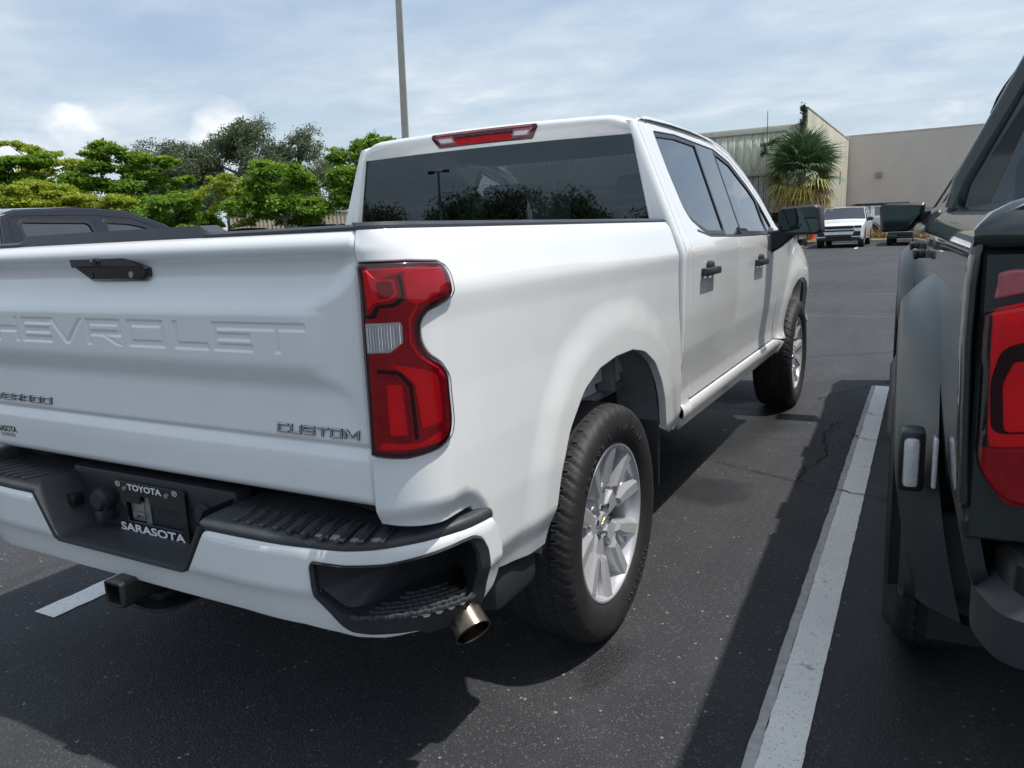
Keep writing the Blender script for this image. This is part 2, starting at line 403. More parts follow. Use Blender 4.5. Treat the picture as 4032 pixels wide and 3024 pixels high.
def panel(name, outline, fn, m, parent=None, holes=(), res=.025, r=.004, lip=.02, off=0., flip=False, thick=None, **kw):
    loops = []
    for i, L in enumerate([outline]+list(holes)):
        L = dens(L, res*.7)
        if (area(L) > 0) != (i == 0): L = L[::-1]
        loops.append(L)
    ins = [inset(L, r) for L in loops]
    allp = np.array([p for L in ins for p in L])
    lo = allp.min(0); hi = allp.max(0)
    gx, gy = np.meshgrid(np.arange(lo[0]+res*.37, hi[0], res), np.arange(lo[1]+res*.41, hi[1], res)); g = np.stack([gx.ravel(), gy.ravel()], 1)
    g = g[inside(g, ins)] if len(g) else g
    if len(g):
        keep = np.ones(len(g), bool)
        for k in range(0, len(allp), 200):
            keep &= ((g[:, None]-allp[None, k:k+200])**2).sum(2).min(1) > (res*.45)**2
        g = g[keep]
    P2 = [tuple(p) for L in ins for p in L]+[tuple(p) for p in g]
    E = []; b = 0
    for L in ins: E += [(b+i, b+(i+1) % len(L)) for i in range(len(L))]; b += len(L)
    vo, eo, fo, ov, oe, of = geometry.delaunay_2d_cdt([Vector(p) for p in P2], E, [], 0, 1e-6)
    vo = np.array([(v[0], v[1]) for v in vo]); fo = [f for f in fo]
    cen = np.array([vo[list(f)].mean(0) for f in fo]); ok = inside(cen, ins)
    fo = [tuple(f) for f, k in zip(fo, ok) if k]
    # make every triangle counter-clockwise in (u,v)
    fo = [f if area([vo[i] for i in f]) > 0 else f[::-1] for f in fo]
    back = {}
    for i, L in enumerate(ov):
        for q in L: back[q] = i
    e = 1e-3
    def pn(u, v):
        p = np.array(fn(u, v)); tu = np.array(fn(u+e, v))-np.array(fn(u-e, v)); tv = np.array(fn(u, v+e))-np.array(fn(u, v-e))
        tu /= np.linalg.norm(tu)+1e-12; tv /= np.linalg.norm(tv)+1e-12; nn = np.cross(tu, tv); nn /= np.linalg.norm(nn)+1e-12
        if flip: nn = -nn
        return p, tu, tv, nn
    V = []; N = []
    for (u, v) in vo:
        p, tu, tv, nn = pn(u, v); V.append(p+nn*off); N.append(nn)
    F = list(fo); b = 0
    for L, I in zip(loops, ins):
        n = len(L); prev = [back[b+i] for i in range(n)]; b += n
        info = []
        for i in range(n):
            p, tu, tv, nn = pn(*L[i]); d = np.array(L[i])-np.array(I[i]); d = d/(np.linalg.norm(d)+1e-12)
            od = tu*d[0]+tv*d[1]; info.append((p+nn*off, nn, od/(np.linalg.norm(od)+1e-12)))
        for (rin, dep, nw) in ((.29*r, .29*r, .707), (0., r, 1.), (0., lip, 1.)):
            base = len(V)
            for p, nn, od in info:
                V.append(p-od*rin-nn*dep); q = od*nw+nn*(1-nw)*(2.4 if nw < 1 else 0); N.append(q/np.linalg.norm(q))
            for i in range(n):
                j = (i+1) % n; F.append((prev[i], base+i, base+j, prev[j]))
            prev = [base+i for i in range(n)]
    if flip: F = [f[::-1] for f in F]
    return mk(name, V, F, m, parent, nrm=N, **kw)
def grid(name, fn, us, vs, m, parent=None, flip=False, sharp=40., thick=0., **kw):
    V = [fn(u, v) for v in vs for u in us]; n = len(us); F = []
    for j in range(len(vs)-1):
        for i in range(n-1):
            f = (j*n+i, j*n+i+1, (j+1)*n+i+1, (j+1)*n+i); F.append(f[::-1] if flip else f)
    return mk(name, V, F, m, parent, sharp=sharp, **kw)
def lin(a, b, n): return [a+(b-a)*i/(n-1) for i in range(n)]
def text_mesh(s, bold=.0, ext=.0, size=1., shear=0.):
    cu = bpy.data.curves.new('txt', 'FONT'); cu.body = s; cu.size = size; cu.offset = bold; cu.extrude = ext; cu.shear = shear; cu.resolution_u = 3
    cu.fill_mode = 'BOTH'
    o = bpy.data.objects.new('txt', cu); COL.objects.link(o)
    dg = bpy.context.evaluated_depsgraph_get(); dg.update(); me = bpy.data.meshes.new_from_object(o.evaluated_get(dg))
    V = np.array([v.co[:] for v in me.vertices]); F = [tuple(p.vertices) for p in me.polygons]
    bpy.data.objects.remove(o); bpy.data.curves.remove(cu); bpy.data.meshes.remove(me)
    return V, F
def text_on(name, s, x0, x1, z0, z1, fnp, m, parent, bold=.0, ext=.004, shear=0., **kw):
    """flat print: text fitted to a rectangle and mapped by fnp(x,z,h)"""
    V, F = text_mesh(s, bold, ext, 1., shear); lo = V.min(0); hi = V.max(0)
    out = [fnp(x0+(v[0]-lo[0])/(hi[0]-lo[0])*(x1-x0), z0+(v[1]-lo[1])/(hi[1]-lo[1])*(z1-z0), (v[2]-lo[2])/(hi[2]-lo[2]+1e-9)) for v in V]
    return mk(name, out, F, m, parent, flat=True, **kw)
def mirror(o, name, parent, **kw):
    me = o.data; V = [(-v.co.x, v.co.y, v.co.z) for v in me.vertices]; F = [tuple(p.vertices)[::-1] for p in me.polygons]
    return mk(name, V, F, me.materials[0].name, parent, sharp=40., **kw)
def copytree(o, parent=None, loc=None, rz=None, label=None, group=None):
    c = o.copy(); COL.objects.link(c); c.parent = parent
    if loc is not None: c.location = loc
    if rz is not None: c.rotation_euler = (0, 0, rz)
    if label: c['label'] = label
    if group: c['group'] = group
    for ch in o.children: copytree(ch, c)
    return c
import numpy as np, math
# ------------------------------------------------------------------ white pickup: body surfaces (x right, y forward, z up, metres)
def _tab(pts,s=.004,step=.001):
    p=np.array(sorted(pts),float);a=np.arange(p[0,0]-.05,p[-1,0]+.05,step)
    v=np.interp(a,p[:,0],p[:,1]);k=int(3*s/step)
    if k>0:
        w=np.exp(-.5*(np.arange(-k,k+1)*step/s)**2);w/=w.sum()
        v=np.convolve(np.pad(v,k,mode='edge'),w,mode='valid')
    return a,v
def _lk(t,x): return float(np.interp(x,t[0],t[1]))
def sst(a,b,x):
    t=min(1.,max(0.,(x-a)/(b-a)));return t*t*(3-2*t)
# ---- white truck: tailgate depth
TGA=_tab([(1.402,.175),(1.396,.156),(1.388,.136),(1.375,.125),(1.362,.1215),(1.352,.126),(1.335,.142),(1.31,.148),(1.28,.144),(1.25,.128),(1.232,.1165),(1.222,.113),(1.112,.113),(1.10,.116),(1.06,.134),(1.045,.136),(.95,.130),(.942,.129),(.938,.134),(.934,.138),(.925,.132),(.905,.126),(.88,.124),(.81,.124),(.803,.13)],.0035)
TGB=_tab([(1.402,.175),(1.396,.156),(1.388,.136),(1.375,.125),(1.362,.1215),(1.34,.124),(1.30,.128),(.95,.129),(.942,.129),(.938,.134),(.934,.138),(.925,.132),(.905,.126),(.88,.124),(.81,.124),(.803,.13)],.0035)
def tg_y(x,z):
    ax=abs(x)
    xe=np.interp(z,[.98,1.04,1.10,1.16,1.23,1.30,1.36],[.80,.765,.70,.70,.69,.77,.82])
    w=1-sst(xe-.05,xe+.035,ax)
    return w*_lk(TGA,z)+(1-w)*_lk(TGB,z)-.010-.004*(1-(ax/.82)**2)
# ---- bed side
XB=_tab([(1.402,.866),(1.395,.879),(1.382,.892),(1.36,.902),(1.30,.922),(1.272,.932),(1.255,.935),(1.20,.932),(1.05,.934),(.90,.941),(.75,.944),(.62,.939),(.56,.915),(.50,.90)],.008)
ARC=[(.698,.48),(.704,.58),(.745,.718),(.806,.819),(.917,.913),(1.045,.957),(1.185,.972),(1.335,.971),(1.458,.947),(1.565,.89),(1.64,.80),(1.675,.717),(1.705,.60),(1.708,.48)]
FARC=[(4.41,.46),(4.42,.58),(4.46,.72),(4.54,.83),(4.66,.91),(4.80,.955),(4.95,.968),(5.10,.955),(5.24,.91),(5.35,.83),(5.41,.72),(5.44,.6),(5.45,.46)]
def _densepoly(P,n=12):
    o=[]
    for a,b in zip(P[:-1],P[1:]):
        for i in range(n):o.append((a[0]+(b[0]-a[0])*i/n,a[1]+(b[1]-a[1])*i/n))
    o.append(P[-1]);return np.array(o)
_ad=_densepoly(ARC);_fd=_densepoly(FARC)
def _arcd(D,c,y,z):
    if abs(y-c)>1.0: return 9.
    return float(np.sqrt(((D-(y,z))**2).sum(1).min()))
def flare(D,c,y,z,w=.12,h=.013):
    d=_arcd(D,c,y,z)
    if d>w*1.6: return 0.
    return h*(1-sst(w*.55,w*1.6,d))*1.0
BNT=_tab([(.02,.792),(.10,.797),(.2,.812),(.28,.815),(.33,.785),(.39,.70),(.43,.56)],.016)
def bumpnotch(y,z):
    # recess round the bumper end: below a line
    zl=_lk(BNT,y)
    return .021*sst(-.006,.050,zl-z)*(1-sst(.38,.445,y))
def XS(y,z):
    return _lk(XB,z)+flare(_ad,1.13,y,z)
RC=.115
def bs(u,z):
    # plan: short rear run, fillet, straight side (u==y on the straight)
    xr=.79;yb=.111;W=.142
    la=W-RC;lar=RC*math.pi/2;us=yb+RC-(la+lar)   # u at start
    s=u-us
    yy=u if s>la+lar else None
    n_=bumpnotch(u if s>la+lar else yb+max(0,s-.02)*.9,z);nx,ny=1.,0.
    if s<=la: fx=s/W;y=yb+.006*(s/la)-.006;nx,ny=0.,-1.
    elif s<=la+lar:
        a=(s-la)/RC;fx=(la+RC*math.sin(a))/W;y=yb+RC*(1-math.cos(a));nx,ny=math.sin(a),-math.cos(a)
    else: fx=1.;y=u
    X=XS(y,z)
    xi=xr
    # inner edge bows at the very top of the seam
    x=xi+(X-xi)*fx
    if fx<1: y+= (.0 if z<1.36 else (z-1.36)*.55*(1-fx))
    return np.array([x-n_*nx,y-n_*ny,z])
BSU0=.111+RC-((.142-RC)+RC*math.pi/2)
# ---- cab side
CXT=_tab([(.50,.89),(.545,.905),(.57,.922),(.60,.922),(.622,.905),(.68,.900),(.76,.908),(.86,.922),(1.0,.929),(1.2,.931),(1.262,.934),(1.275,.932),(1.31,.921),(1.335,.909),(1.80,.725),(1.82,.713),(1.86,.68)],.006)
def CX(y,z):
    x=_lk(CXT,z)
    x+=flare(_fd,4.93,y,z,.12,.013)+.008*sst(.4,1.,(y-4.1))
    # nose tapers
    if y>5.2: x-= .10*((y-5.2)/.68)**2.2
    if y>4.2 and z>.95: x-=.085*sst(4.2,5.5,y)*sst(.98,1.27,z)
    # glasshouse narrows forward with A pillar
    if z>1.34: x-=.012*max(0,(y-3.4))
    return x
def cs(y,z): return np.array([CX(y,z),y,z])
# ---- bumper: u = plan arclength-ish from x=0, v=z
BY0=.027;BPx0=.44;BPR=(.515,.375);BPN=2.35
BPT=_tab([(.46,.05),(.50,.034),(.53,.024),(.56,.017),(.588,.008),(.604,.000),(.62,.000),(.70,.0),(.712,.003),(.722,.012),(.728,.024)],.0035)
_th=np.linspace(0,math.pi/2,200)
_bx=BPx0+BPR[0]*np.sin(_th)**(2/BPN);_by=BY0+BPR[1]*(1-np.cos(_th)**(2/BPN))
_bl=BPx0+np.concatenate([[0],np.cumsum(np.hypot(np.diff(_bx),np.diff(_by)))])
_ll=np.linspace(BPx0,_bl[-1],400);_bxs=np.interp(_ll,_bl,_bx);_bys=np.interp(_ll,_bl,_by)
def _sm(v,k=15):
    w=np.hanning(2*k+1);w/=w.sum();p=np.concatenate([2*v[0]-v[k:0:-1],v,2*v[-1]-v[-2:-k-2:-1]]);return np.convolve(p,w,'valid')
_bxs=_sm(_bxs);_bys=_sm(_bys)
BPL=float(_bl[-1])
def bplan(u):
    a=abs(u);sg=1 if u>=0 else -1
    if a<=BPx0: x,y=a,BY0
    else: x=float(np.interp(a,_ll,_bxs));y=float(np.interp(a,_ll,_bys))
    if a>BPL: y+=a-BPL
    # normal (outward, in plan)
    e=.003;b=max(a,e*2)
    def q(t):
        if t<=BPx0:return t,BY0
        return float(np.interp(t,_ll,_bxs)),float(np.interp(t,_ll,_bys))
    x1,y1=q(max(0,b-e));x2,y2=q(min(BPL,b+e));dx,dy=x2-x1,y2-y1;L=math.hypot(dx,dy) or 1e-9
    nx,ny=dy/L,-dx/L
    return sg*x,y,sg*nx,ny
def bp(u,z,d=0.):
    x,y,nx,ny=bplan(u);o=-_lk(BPT,z)+d
    return np.array([x+nx*o,y+ny*o,z])
# ------------------------------------------------------------------ ground
def ground_z(x, y):
    return .022*max(0., -x-6.)*min(1., max(0., -x-6.)/6.) + .0068*max(0., y-9.)*min(1., max(0., y-9.)/8.)
def axis_pts(a, b, c, fine):
    return sorted(set([round(v, 3) for v in ([-400, -250, -150, -100, -70, -55, -45, -36, -30, -25, -21, -18, -15, -12.5, -10, -8, -6] + [a+i*fine for i in range(int((b-a)/fine)+1)] + [8, 10, 12, 14, 17, 20, 24, 28, 33, 38, 44, 50, 60, 75, 100, 150, 250, 400])]))
gx_ = axis_pts(-5, 7, 0, 1.); gy_ = axis_pts(-5, 7, 0, 1.)
V = [(x, y, ground_z(max(x, -60), min(y, 80))) for y in gy_ for x in gx_]; n = len(gx_)
F = [(j*n+i, j*n+i+1, (j+1)*n+i+1, (j+1)*n+i) for j in range(len(gy_)-1) for i in range(n-1)]
mk('parking_lot', V, F, 'asphalt', kind='structure', sharp=None)
def ragged(x0, y0, x1, y1, w, seed, wob=.006, step=.05):
    """worn painted bar between two points, as a strip with uneven edges"""
    R = random.Random(seed); L = math.hypot(x1-x0, y1-y0); k = max(2, int(L/step)); d = ((x1-x0)/L, (y1-y0)/L); nx, ny = -d[1], d[0]
    V = []; F = []
    for i in range(k+1):
        t_ = i/k; cx_, cy_ = x0+(x1-x0)*t_, y0+(y1-y0)*t_
        a = w/2+R.uniform(-wob, wob); b = w/2+R.uniform(-wob, wob)
        for s in (-b, a): V.append((cx_+nx*s, cy_+ny*s, ground_z(cx_, cy_)+.004))
    for i in range(k): F.append((2*i, 2*i+2, 2*i+3, 2*i+1)[::-1])
    return V, F
def bar(name, x0, y0, x1, y1, w, seed, m='line_paint', dz=0., wob=.006, **kw):
    V, F = ragged(x0, y0, x1, y1, w, seed, wob); V = [(a, b, c+dz) for a, b, c in V]
    return mk(name, V, F, m, kind='structure', sharp=None, **kw)
bar('parking_line', 1.560, .39, 1.475, 5.86, .108, 1, wob=.0015); bar('parking_line_edge', 1.490, .39, 1.409, 5.86, .030, 2, 'line_edge', .0, .0025)
bar('parking_line', -1.120, .40, -1.205, 5.85, .125, 3, wob=.003)
bar('parking_line', -3.78, .40, -3.86, 5.85, .125, 4)
for i, x in enumerate((-3.1, -.45, 2.2)): bar('parking_line', x-.9-.0*i, 34.6, x-1.15, 40.5, .12, 20+i, wob=.01)
bar('parking_line', -9., 14.4, 9., 14.4, .045, 40, 'faint_line', 0, .012); bar('parking_line', -9., 10.9, 9., 11.0, .03, 41, 'faint_line', 0, .01)
def crack(pts, w, seed, amp=.02):
    R = random.Random(seed); P = dens(pts, .04, False); V = []; F = []
    for i, (x, y) in enumerate(P):
        a = P[max(0, i-1)]; b = P[min(len(P)-1, i+1)]; L = math.hypot(b[0]-a[0], b[1]-a[1]); nx, ny = -(b[1]-a[1])/L, (b[0]-a[0])/L
        o = R.uniform(-amp, amp); q = w*R.uniform(.3, 1.)*.5
        for s in (o-q, o+q): V.append((x+nx*s, y+ny*s, ground_z(x, y)+.0085))
    for i in range(len(P)-1): F.append((2*i, 2*i+2, 2*i+3, 2*i+1)[::-1])
    mk('asphalt_crack', V, F, 'crack_fill', kind='structure', sharp=None)
crack([(.75, 3.28), (1.0, 3.17), (1.25, 3.08), (1.44, 3.0), (1.62, 2.95), (1.9, 2.9)], .012, 1, .012)
crack([(1.24, 3.05), (1.25, 3.35), (1.32, 3.7), (1.24, 4.1), (1.29, 4.5)], .012, 2, .025)
crack([(1.05, 5.2), (1.3, 5.7), (1.7, 6.4), (2.1, 7.4)], .014, 3, .03)
crack([(1.36, 4.9), (1.5, 4.75), (1.62, 4.85)], .010, 4, .015); crack([(1.38, 4.2), (1.5, 4.05), (1.66, 4.12)], .010, 5, .015)
crack([(-.6, 6.9), (.6, 7.15), (1.3, 7.6), (2.4, 8.6)], .016, 6, .04)

# ------------------------------------------------------------------ white pickup
T = thing('pickup_truck', 'large white crew cab pickup truck in the foreground, its tailgate toward us', 'truck')
P0 = Vector((0, 0, 0))
# bed side, right: outline in (u,z); the left one is its mirror image
u0 = .0375
TL = [(.0375, .9214), (.0787, .9195), (.1186, .9185), (.1941, .9304), (.2264, .9478), (.2398, .9809), (.2391, 1.083), (.2204, 1.1096), (.1816, 1.135), (.1666, 1.1626), (.1665, 1.2008), (.1847, 1.2244), (.2541, 1.240), (.2728, 1.2547), (.2789, 1.2969), (.2593, 1.3245), (.1622, 1.3300), (.0440, 1.3300)]
TLr = rnd(TL, .022, 4, skip=(0, 17))
AR = rnd(ARC[1:-1], .03, 3, skip=(0, 11))
side = [(u0, .762), (.20, .757), (.31, .757), (.36, .70), (.40, .615), (.435, .548), (.49, .534), (.60, .517), (.700, .512)]+AR+[(1.705, .60), (1.80, .565), (1.925, .545), (1.925, 1.398), (u0, 1.398)]+TLr[::-1]
bed_r = panel('bed_side', side, bs, 'white_paint', T, res=.0145, r=.004, lip=.028)
bed_l = mirror(bed_r, 'bed_side', T)
# wheel arch liner and the flat inner wall behind it
def liner(y0, m='liner_grey'):
    mb = MB(); A = dens([(a+y0, b) for a, b in ARC], .05, False); V = []
    for (y, z) in A:
        cy_, cz_ = 1.2+y0, .55; k = 1.03
        for x in (.915, .85, .55): V.append((x, cy_+(y-cy_)*k, cz_+(z-cz_)*k+.012))
    n = 3; F = [(i*n+k, (i+1)*n+k, (i+1)*n+k+1, i*n+k+1) for i in range(len(A)-1) for k in range(2)]
    mb.add(V, F); c = len(V); V2 = [V[i*n+2] for i in range(len(A))]
    mb.add(V2+[(.55, 1.2+y0, .45)], [(i, i+1, len(V2)) for i in range(len(V2)-1)])
    return mb
lin_r = liner(0).build('wheel_arch_liner', 'liner_grey', T)
mirror(lin_r, 'wheel_arch_liner', T)
mb = MB(); mb.box((.50, 1.16, .77), (.80, 1.70, .80), .01); mb.cyl((.75, 1.44, .83), (.78, 1.44, .83), .035); mb.box((.58, 1.42, .80), (.84, 1.46, .99), .008)
mb.build('inner_bracket', 'liner_grey', T)
mb = MB(); mb.box((.66, 1.715, .36), (.912, 1.735, .64), .006); fl = mb.build('mud_flap', 'black_plastic', T); mirror(fl, 'mud_flap', T)
mb = MB(); mb.box((.60, .46, .40), (.895, .70, .525), .03); fl = mb.build('splash_guard', 'black_plastic', T); mirror(fl, 'splash_guard', T)

# bed box inside and rails
mb = MB(); mb.box((-.78, .18, .80), (.78, 1.90, .84)); mb.box((-.80, .18, .84), (-.76, 1.90, 1.37)); mb.box((.76, .18, .84), (.80, 1.90, 1.37)); mb.box((-.80, 1.86, .84), (.80, 1.90, 1.37))
mb.build('bed_box', 'white_paint', T)
for s in (1, -1):
    V = []; us_ = [u0+.002, .05, .07, .09, .11, .13, .15, .17, .19, .21, .23, .25, .28]+lin(.34, 1.93, 22)
    for u in us_:
        q = bs(u, 1.396); c_ = Vector((.70, max(q[1]+.05, .34), 0)); dv = Vector((c_.x-q[0], c_.y-q[1], 0)).normalized()
        if u > .34: dv = Vector((-1, 0, 0))
        xi, yi = min(q[0]-.004, .768), max(q[1]+.02, .158)
        for (i_, z) in ((-.001, 1.3945), (.000, 1.402), (.010, 1.4095)): V.append((s*(q[0]+dv.x*i_), q[1]+dv.y*i_, z))
        V += [(s*xi, yi, 1.411), (s*(xi-.004), yi+.004, 1.37)]
    n = len(us_); F = [(i*5+k, i*5+k+1, (i+1)*5+k+1, (i+1)*5+k)[::s] for i in range(n-1) for k in range(4)]+[(4, 3, 2, 1, 0)[::s], tuple((n-1)*5+k for k in range(5))[::s]]
    mk('bed_rail_cap', V, F, 'rail_plastic', T)

# tailgate with the stamped maker's name, one sheet with real relief
def glyph(ch, w, t=.24, tv=.17):
    """block letter in a w x 1 cell: list of quads; t bar height, tv upright width (in cell heights)"""
    q = lambda x0, y0, x1, y1: [(x0, y0), (x1, y0), (x1, y1), (x0, y1)]
    u = tv*1.35; m0 = .5-t/2; m1 = .5+t/2
    L = {'C': [q(0, 0, w, t), q(0, 1-t, w, 1), q(0, 0, u, 1)], 'E': [q(0, 0, w, t), q(0, 1-t, w, 1), q(0, m0, w*.95, m1), q(0, 0, u, 1)],
         'H': [q(0, 0, u, 1), q(w-u, 0, w, 1), q(0, m0, w, m1)], 'O': [q(0, 0, w, t), q(0, 1-t, w, 1), q(0, 0, u, 1), q(w-u, 0, w, 1)],
         'D': [q(0, 0, w*.93, t), q(0, 1-t, w*.93, 1), q(0, 0, u, 1), q(w-u, .08, w, .92)],
         'L': [q(0, 0, w, t), q(0, 0, u, 1)], 'T': [q(0, 1-t, w, 1), q(w/2-u/2, 0, w/2+u/2, 1)], 'I': [q(0, 0, u, 1)],
         'U': [q(0, 0, w, t), q(0, 0, u, 1), q(w-u, 0, w, 1)], 'S': [q(0, 0, w, t), q(0, m0, w, m1), q(0, 1-t, w, 1), q(0, m0, u, 1), q(w-u, 0, w, m1)],
         'M': [q(0, 0, u, 1), q(w-u, 0, w, 1), [(u*.2, 1), (w/2-u/2, .15), (w/2+u/2, .15), (u*1.25, 1)], [(w-u*1.25, 1), (w/2-u/2, .15), (w/2+u/2, .15), (w-u*.2, 1)]],
         'A': [q(0, 0, u, 1), q(w-u, 0, w, 1), q(0, 1-t, w, 1), q(0, .25, w, .25+t*.8)],
         'V': [[(0, 1), (w*.5-u*.55, 0), (w*.5+u*.55, 0), (u*1.1, 1)], [(w-u*1.1, 1), (w*.5-u*.55, 0), (w*.5+u*.55, 0), (w, 1)]],
         'R': [q(0, 0, u, 1), q(0, 1-t, w, 1), q(w-u, .42, w, 1), q(0, .36, w, .36+t*.85), [(w*.42, .40), (w-u*1.25, 0), (w, 0), (w*.42+u*1.25, .40)]]}
    return L[ch]
stamp = []   # quads in (x,z)
ZB, ZT = 1.1365, 1.2025; HH = ZT-ZB
for ch, xa, xb in (('C', -.662, -.548), ('H', -.530, -.420), ('E', -.402, -.262), ('V', -.268, -.118), ('R', -.104, .038), ('O', .066, .203), ('L', .238, .356), ('E', .374, .500), ('T', .494, .660)):
    for Q in glyph(ch, (xb-xa)/HH): stamp.append([(xa+a*HH, ZB+b*HH) for a, b in Q])
def quad_sdf(P, Q):
    """signed distance (neg inside) of points to a convex quad, either winding"""
    Q = np.array(Q); 
    if area(Q.tolist()) < 0: Q = Q[::-1]
    d = np.full(len(P), 1e9); ins_ = np.ones(len(P), bool)
    for i in range(4):
        a = Q[i]; b = Q[(i+1) % 4]; e_ = b-a; L = (e_**2).sum()
        if L < 1e-12: continue
        t_ = np.clip(((P-a)@e_)/L, 0, 1); d = np.minimum(d, np.hypot(*(P-a-t_[:, None]*e_).T))
        ins_ &= (e_[0]*(P[:, 1]-a[1])-e_[1]*(P[:, 0]-a[0])) > 0
    return np.where(ins_, -d, d)
xs = sorted(set(np.round(np.concatenate([np.linspace(-.803, -.67, 14), np.arange(-.67, .672, .0027), np.linspace(.672, .803, 26)]), 5)))
zs = sorted(set(np.round(np.concatenate([np.arange(.803, .90, .012), np.arange(.90, .955, .004), np.arange(.955, 1.04, .012), np.arange(1.04, 1.124, .007), np.arange(1.124, 1.214, .0019), np.arange(1.214, 1.26, .005), np.arange(1.26, 1.34, .009), np.arange(1.34, 1.402, .004)]), 5)))
zs = [z for i, z in enumerate(zs) if i == 0 or z-zs[i-1] > .0010]
PX = np.array([(x, z) for z in zs for x in xs]); sdf = np.full(len(PX), 1e9); band_ = (PX[:, 1] > 1.12) & (PX[:, 1] < 1.22); ib = np.where(band_)[0]
sb = np.full(len(ib), 1e9)
for Q in stamp: sb = np.minimum(sb, quad_sdf(PX[ib], Q))
sdf[ib] = sb
st_ = np.clip((.0018-sdf)/.0042, 0, 1); st_ = st_*st_*(3-2*st_)*.0040
V = []; n = len(xs)
rowA = {}
for k, (x, z) in enumerate(PX):
    y = tg_y(x, z)+st_[k]
    ex = max(0, abs(x)-.796)/.007; y += .006*ex*ex      # rolled edge
    if z < .812: y += .010*((.812-z)/.009)**2
    V.append((x, y, z))
F = [(j*n+i, j*n+i+1, (j+1)*n+i+1, (j+1)*n+i) for j in range(len(zs)-1) for i in range(n-1)]
# return flanges
def flange(idx, rev):
    b = len(V)
    for i in idx: x, y, z = V[i]; V.append((x, y+.035, z))
    for a in range(len(idx)-1):
        f = (idx[a], b+a, b+a+1, idx[a+1]); F.append(f if rev else f[::-1])
flange([i for i in range(n)], False); flange([j*n for j in range(len(zs))], True); flange([j*n+n-1 for j in range(len(zs))], False); flange([(len(zs)-1)*n+i for i in range(n)], True)
TG = mk('tailgate', V, F, 'white_paint', T, sharp=60.)
mb = MB(); mb.box((-.80, .165, .81), (.80, .19, 1.37)); mb.build('tailgate_inner', 'white_paint', TG)
# black cap along the top edge, raised in the middle
mb = MB(); V = []
for x in lin(-.806, .806, 90):
    k = 1-sst(.35, .385, abs(x+.035)); h = 1.4005+.006+.017*k
    V += [(x, .139, 1.3955), (x, .137+.004*k, 1.401+.004*k), (x, .146, h), (x, .20, h+.001), (x, .205, 1.38)]
F = [(i*5+k, (i+1)*5+k, (i+1)*5+k+1, i*5+k+1) for i in range(89) for k in range(4)]+[(0, 1, 2, 3, 4), tuple(89*5+k for k in (4, 3, 2, 1, 0))]
mb.add(V, F).build('tailgate_cap', 'rail_plastic', TG)
# pull handle
FR = ((0, 0, 0), (1, 0, 0), (0, 0, 1), (0, -1, 0))
hp = [(-.165, 1.352), (-.158, 1.362), (.066, 1.362), (.150, 1.330), (.144, 1.309), (.124, 1.298), (-.078, 1.298), (-.138, 1.328)]
mb = MB(); mb.prism(hp, -.15, -.116, ((0, 0, 0), (1, 0, 0), (0, 0, 1), (0, -1, 0)), .006); hd = mb.build('tailgate_handle', 'gloss_black', TG)
mb = MB(); mb.prism([(-.150, 1.334), (.138, 1.334), (.066, 1.3600), (-.156, 1.3600)], -.116, -.111, FR, .004); mb.build('handle_grip', 'trim_black', hd)
mb = MB(); mb.box((-.062, .1095, 1.338), (-.022, .114, 1.358), .002); mb.cyl((-.042, .1075, 1.348), (-.042, .112, 1.348), .007); mb.build('rear_camera', 'gloss_black', hd)
for x in (-.072, .088): mb = MB(); mb.cyl((x, .114, 1.314), (x, .118, 1.314), .008); mb.build('screw_head', 'chrome' if x > 0 else 'badge_dark', hd)
# raised letters: one part per letter
def badge(word, x0, x1, z0, z1, slant, gap, y_off=.0):
    ws = {'I': .42, 'M': 1.75, 'U': 1.45, 'C': 1.35, 'S': 1.4, 'T': 1.4, 'O': 1.45}
    tot = sum(ws.get(c, 1.35) for c in word)+gap*(len(word)-1); h = z1-z0; k = (x1-x0)/(tot*h); x = x0
    for c in word:
        wd = ws.get(c, 1.35)*k; mb = MB()
        mb2 = MB()
        for Q in glyph(c, wd, .21, .155*k):
            pts = [(x+a*h+slant*b*h, z0+b*h) for a, b in Q]; yc = tg_y(pts[0][0], (z0+z1)/2)
            mb.prism(pts, -yc-.001, -yc+.0035, FR); mb2.prism(pts, -yc+.0035, -yc+.0062, FR, .0007)
        lt = mb.build('badge_letter', 'badge_dark', TG); mb2.build('letter_face', 'chrome', lt); x += wd*h+gap*k*h
badge('CUSTOM', .538, .775, .9515, .9725, .12, .30)
badge('SILVERADO', -.742, -.340, .9535, .9730, .12, .16)
def tgp(x, z, h): return (x, tg_y(x, z)-.0012-.0002*h, z)
text_on('dealer_lettering', 'SARASOTA', -.662, -.5345, .8535, .8725, tgp, 'black_print', TG, bold=.018)
text_on('dealer_lettering', 'TOYOTA', -.622, -.5455, .8400, .8500, tgp, 'black_print', TG)

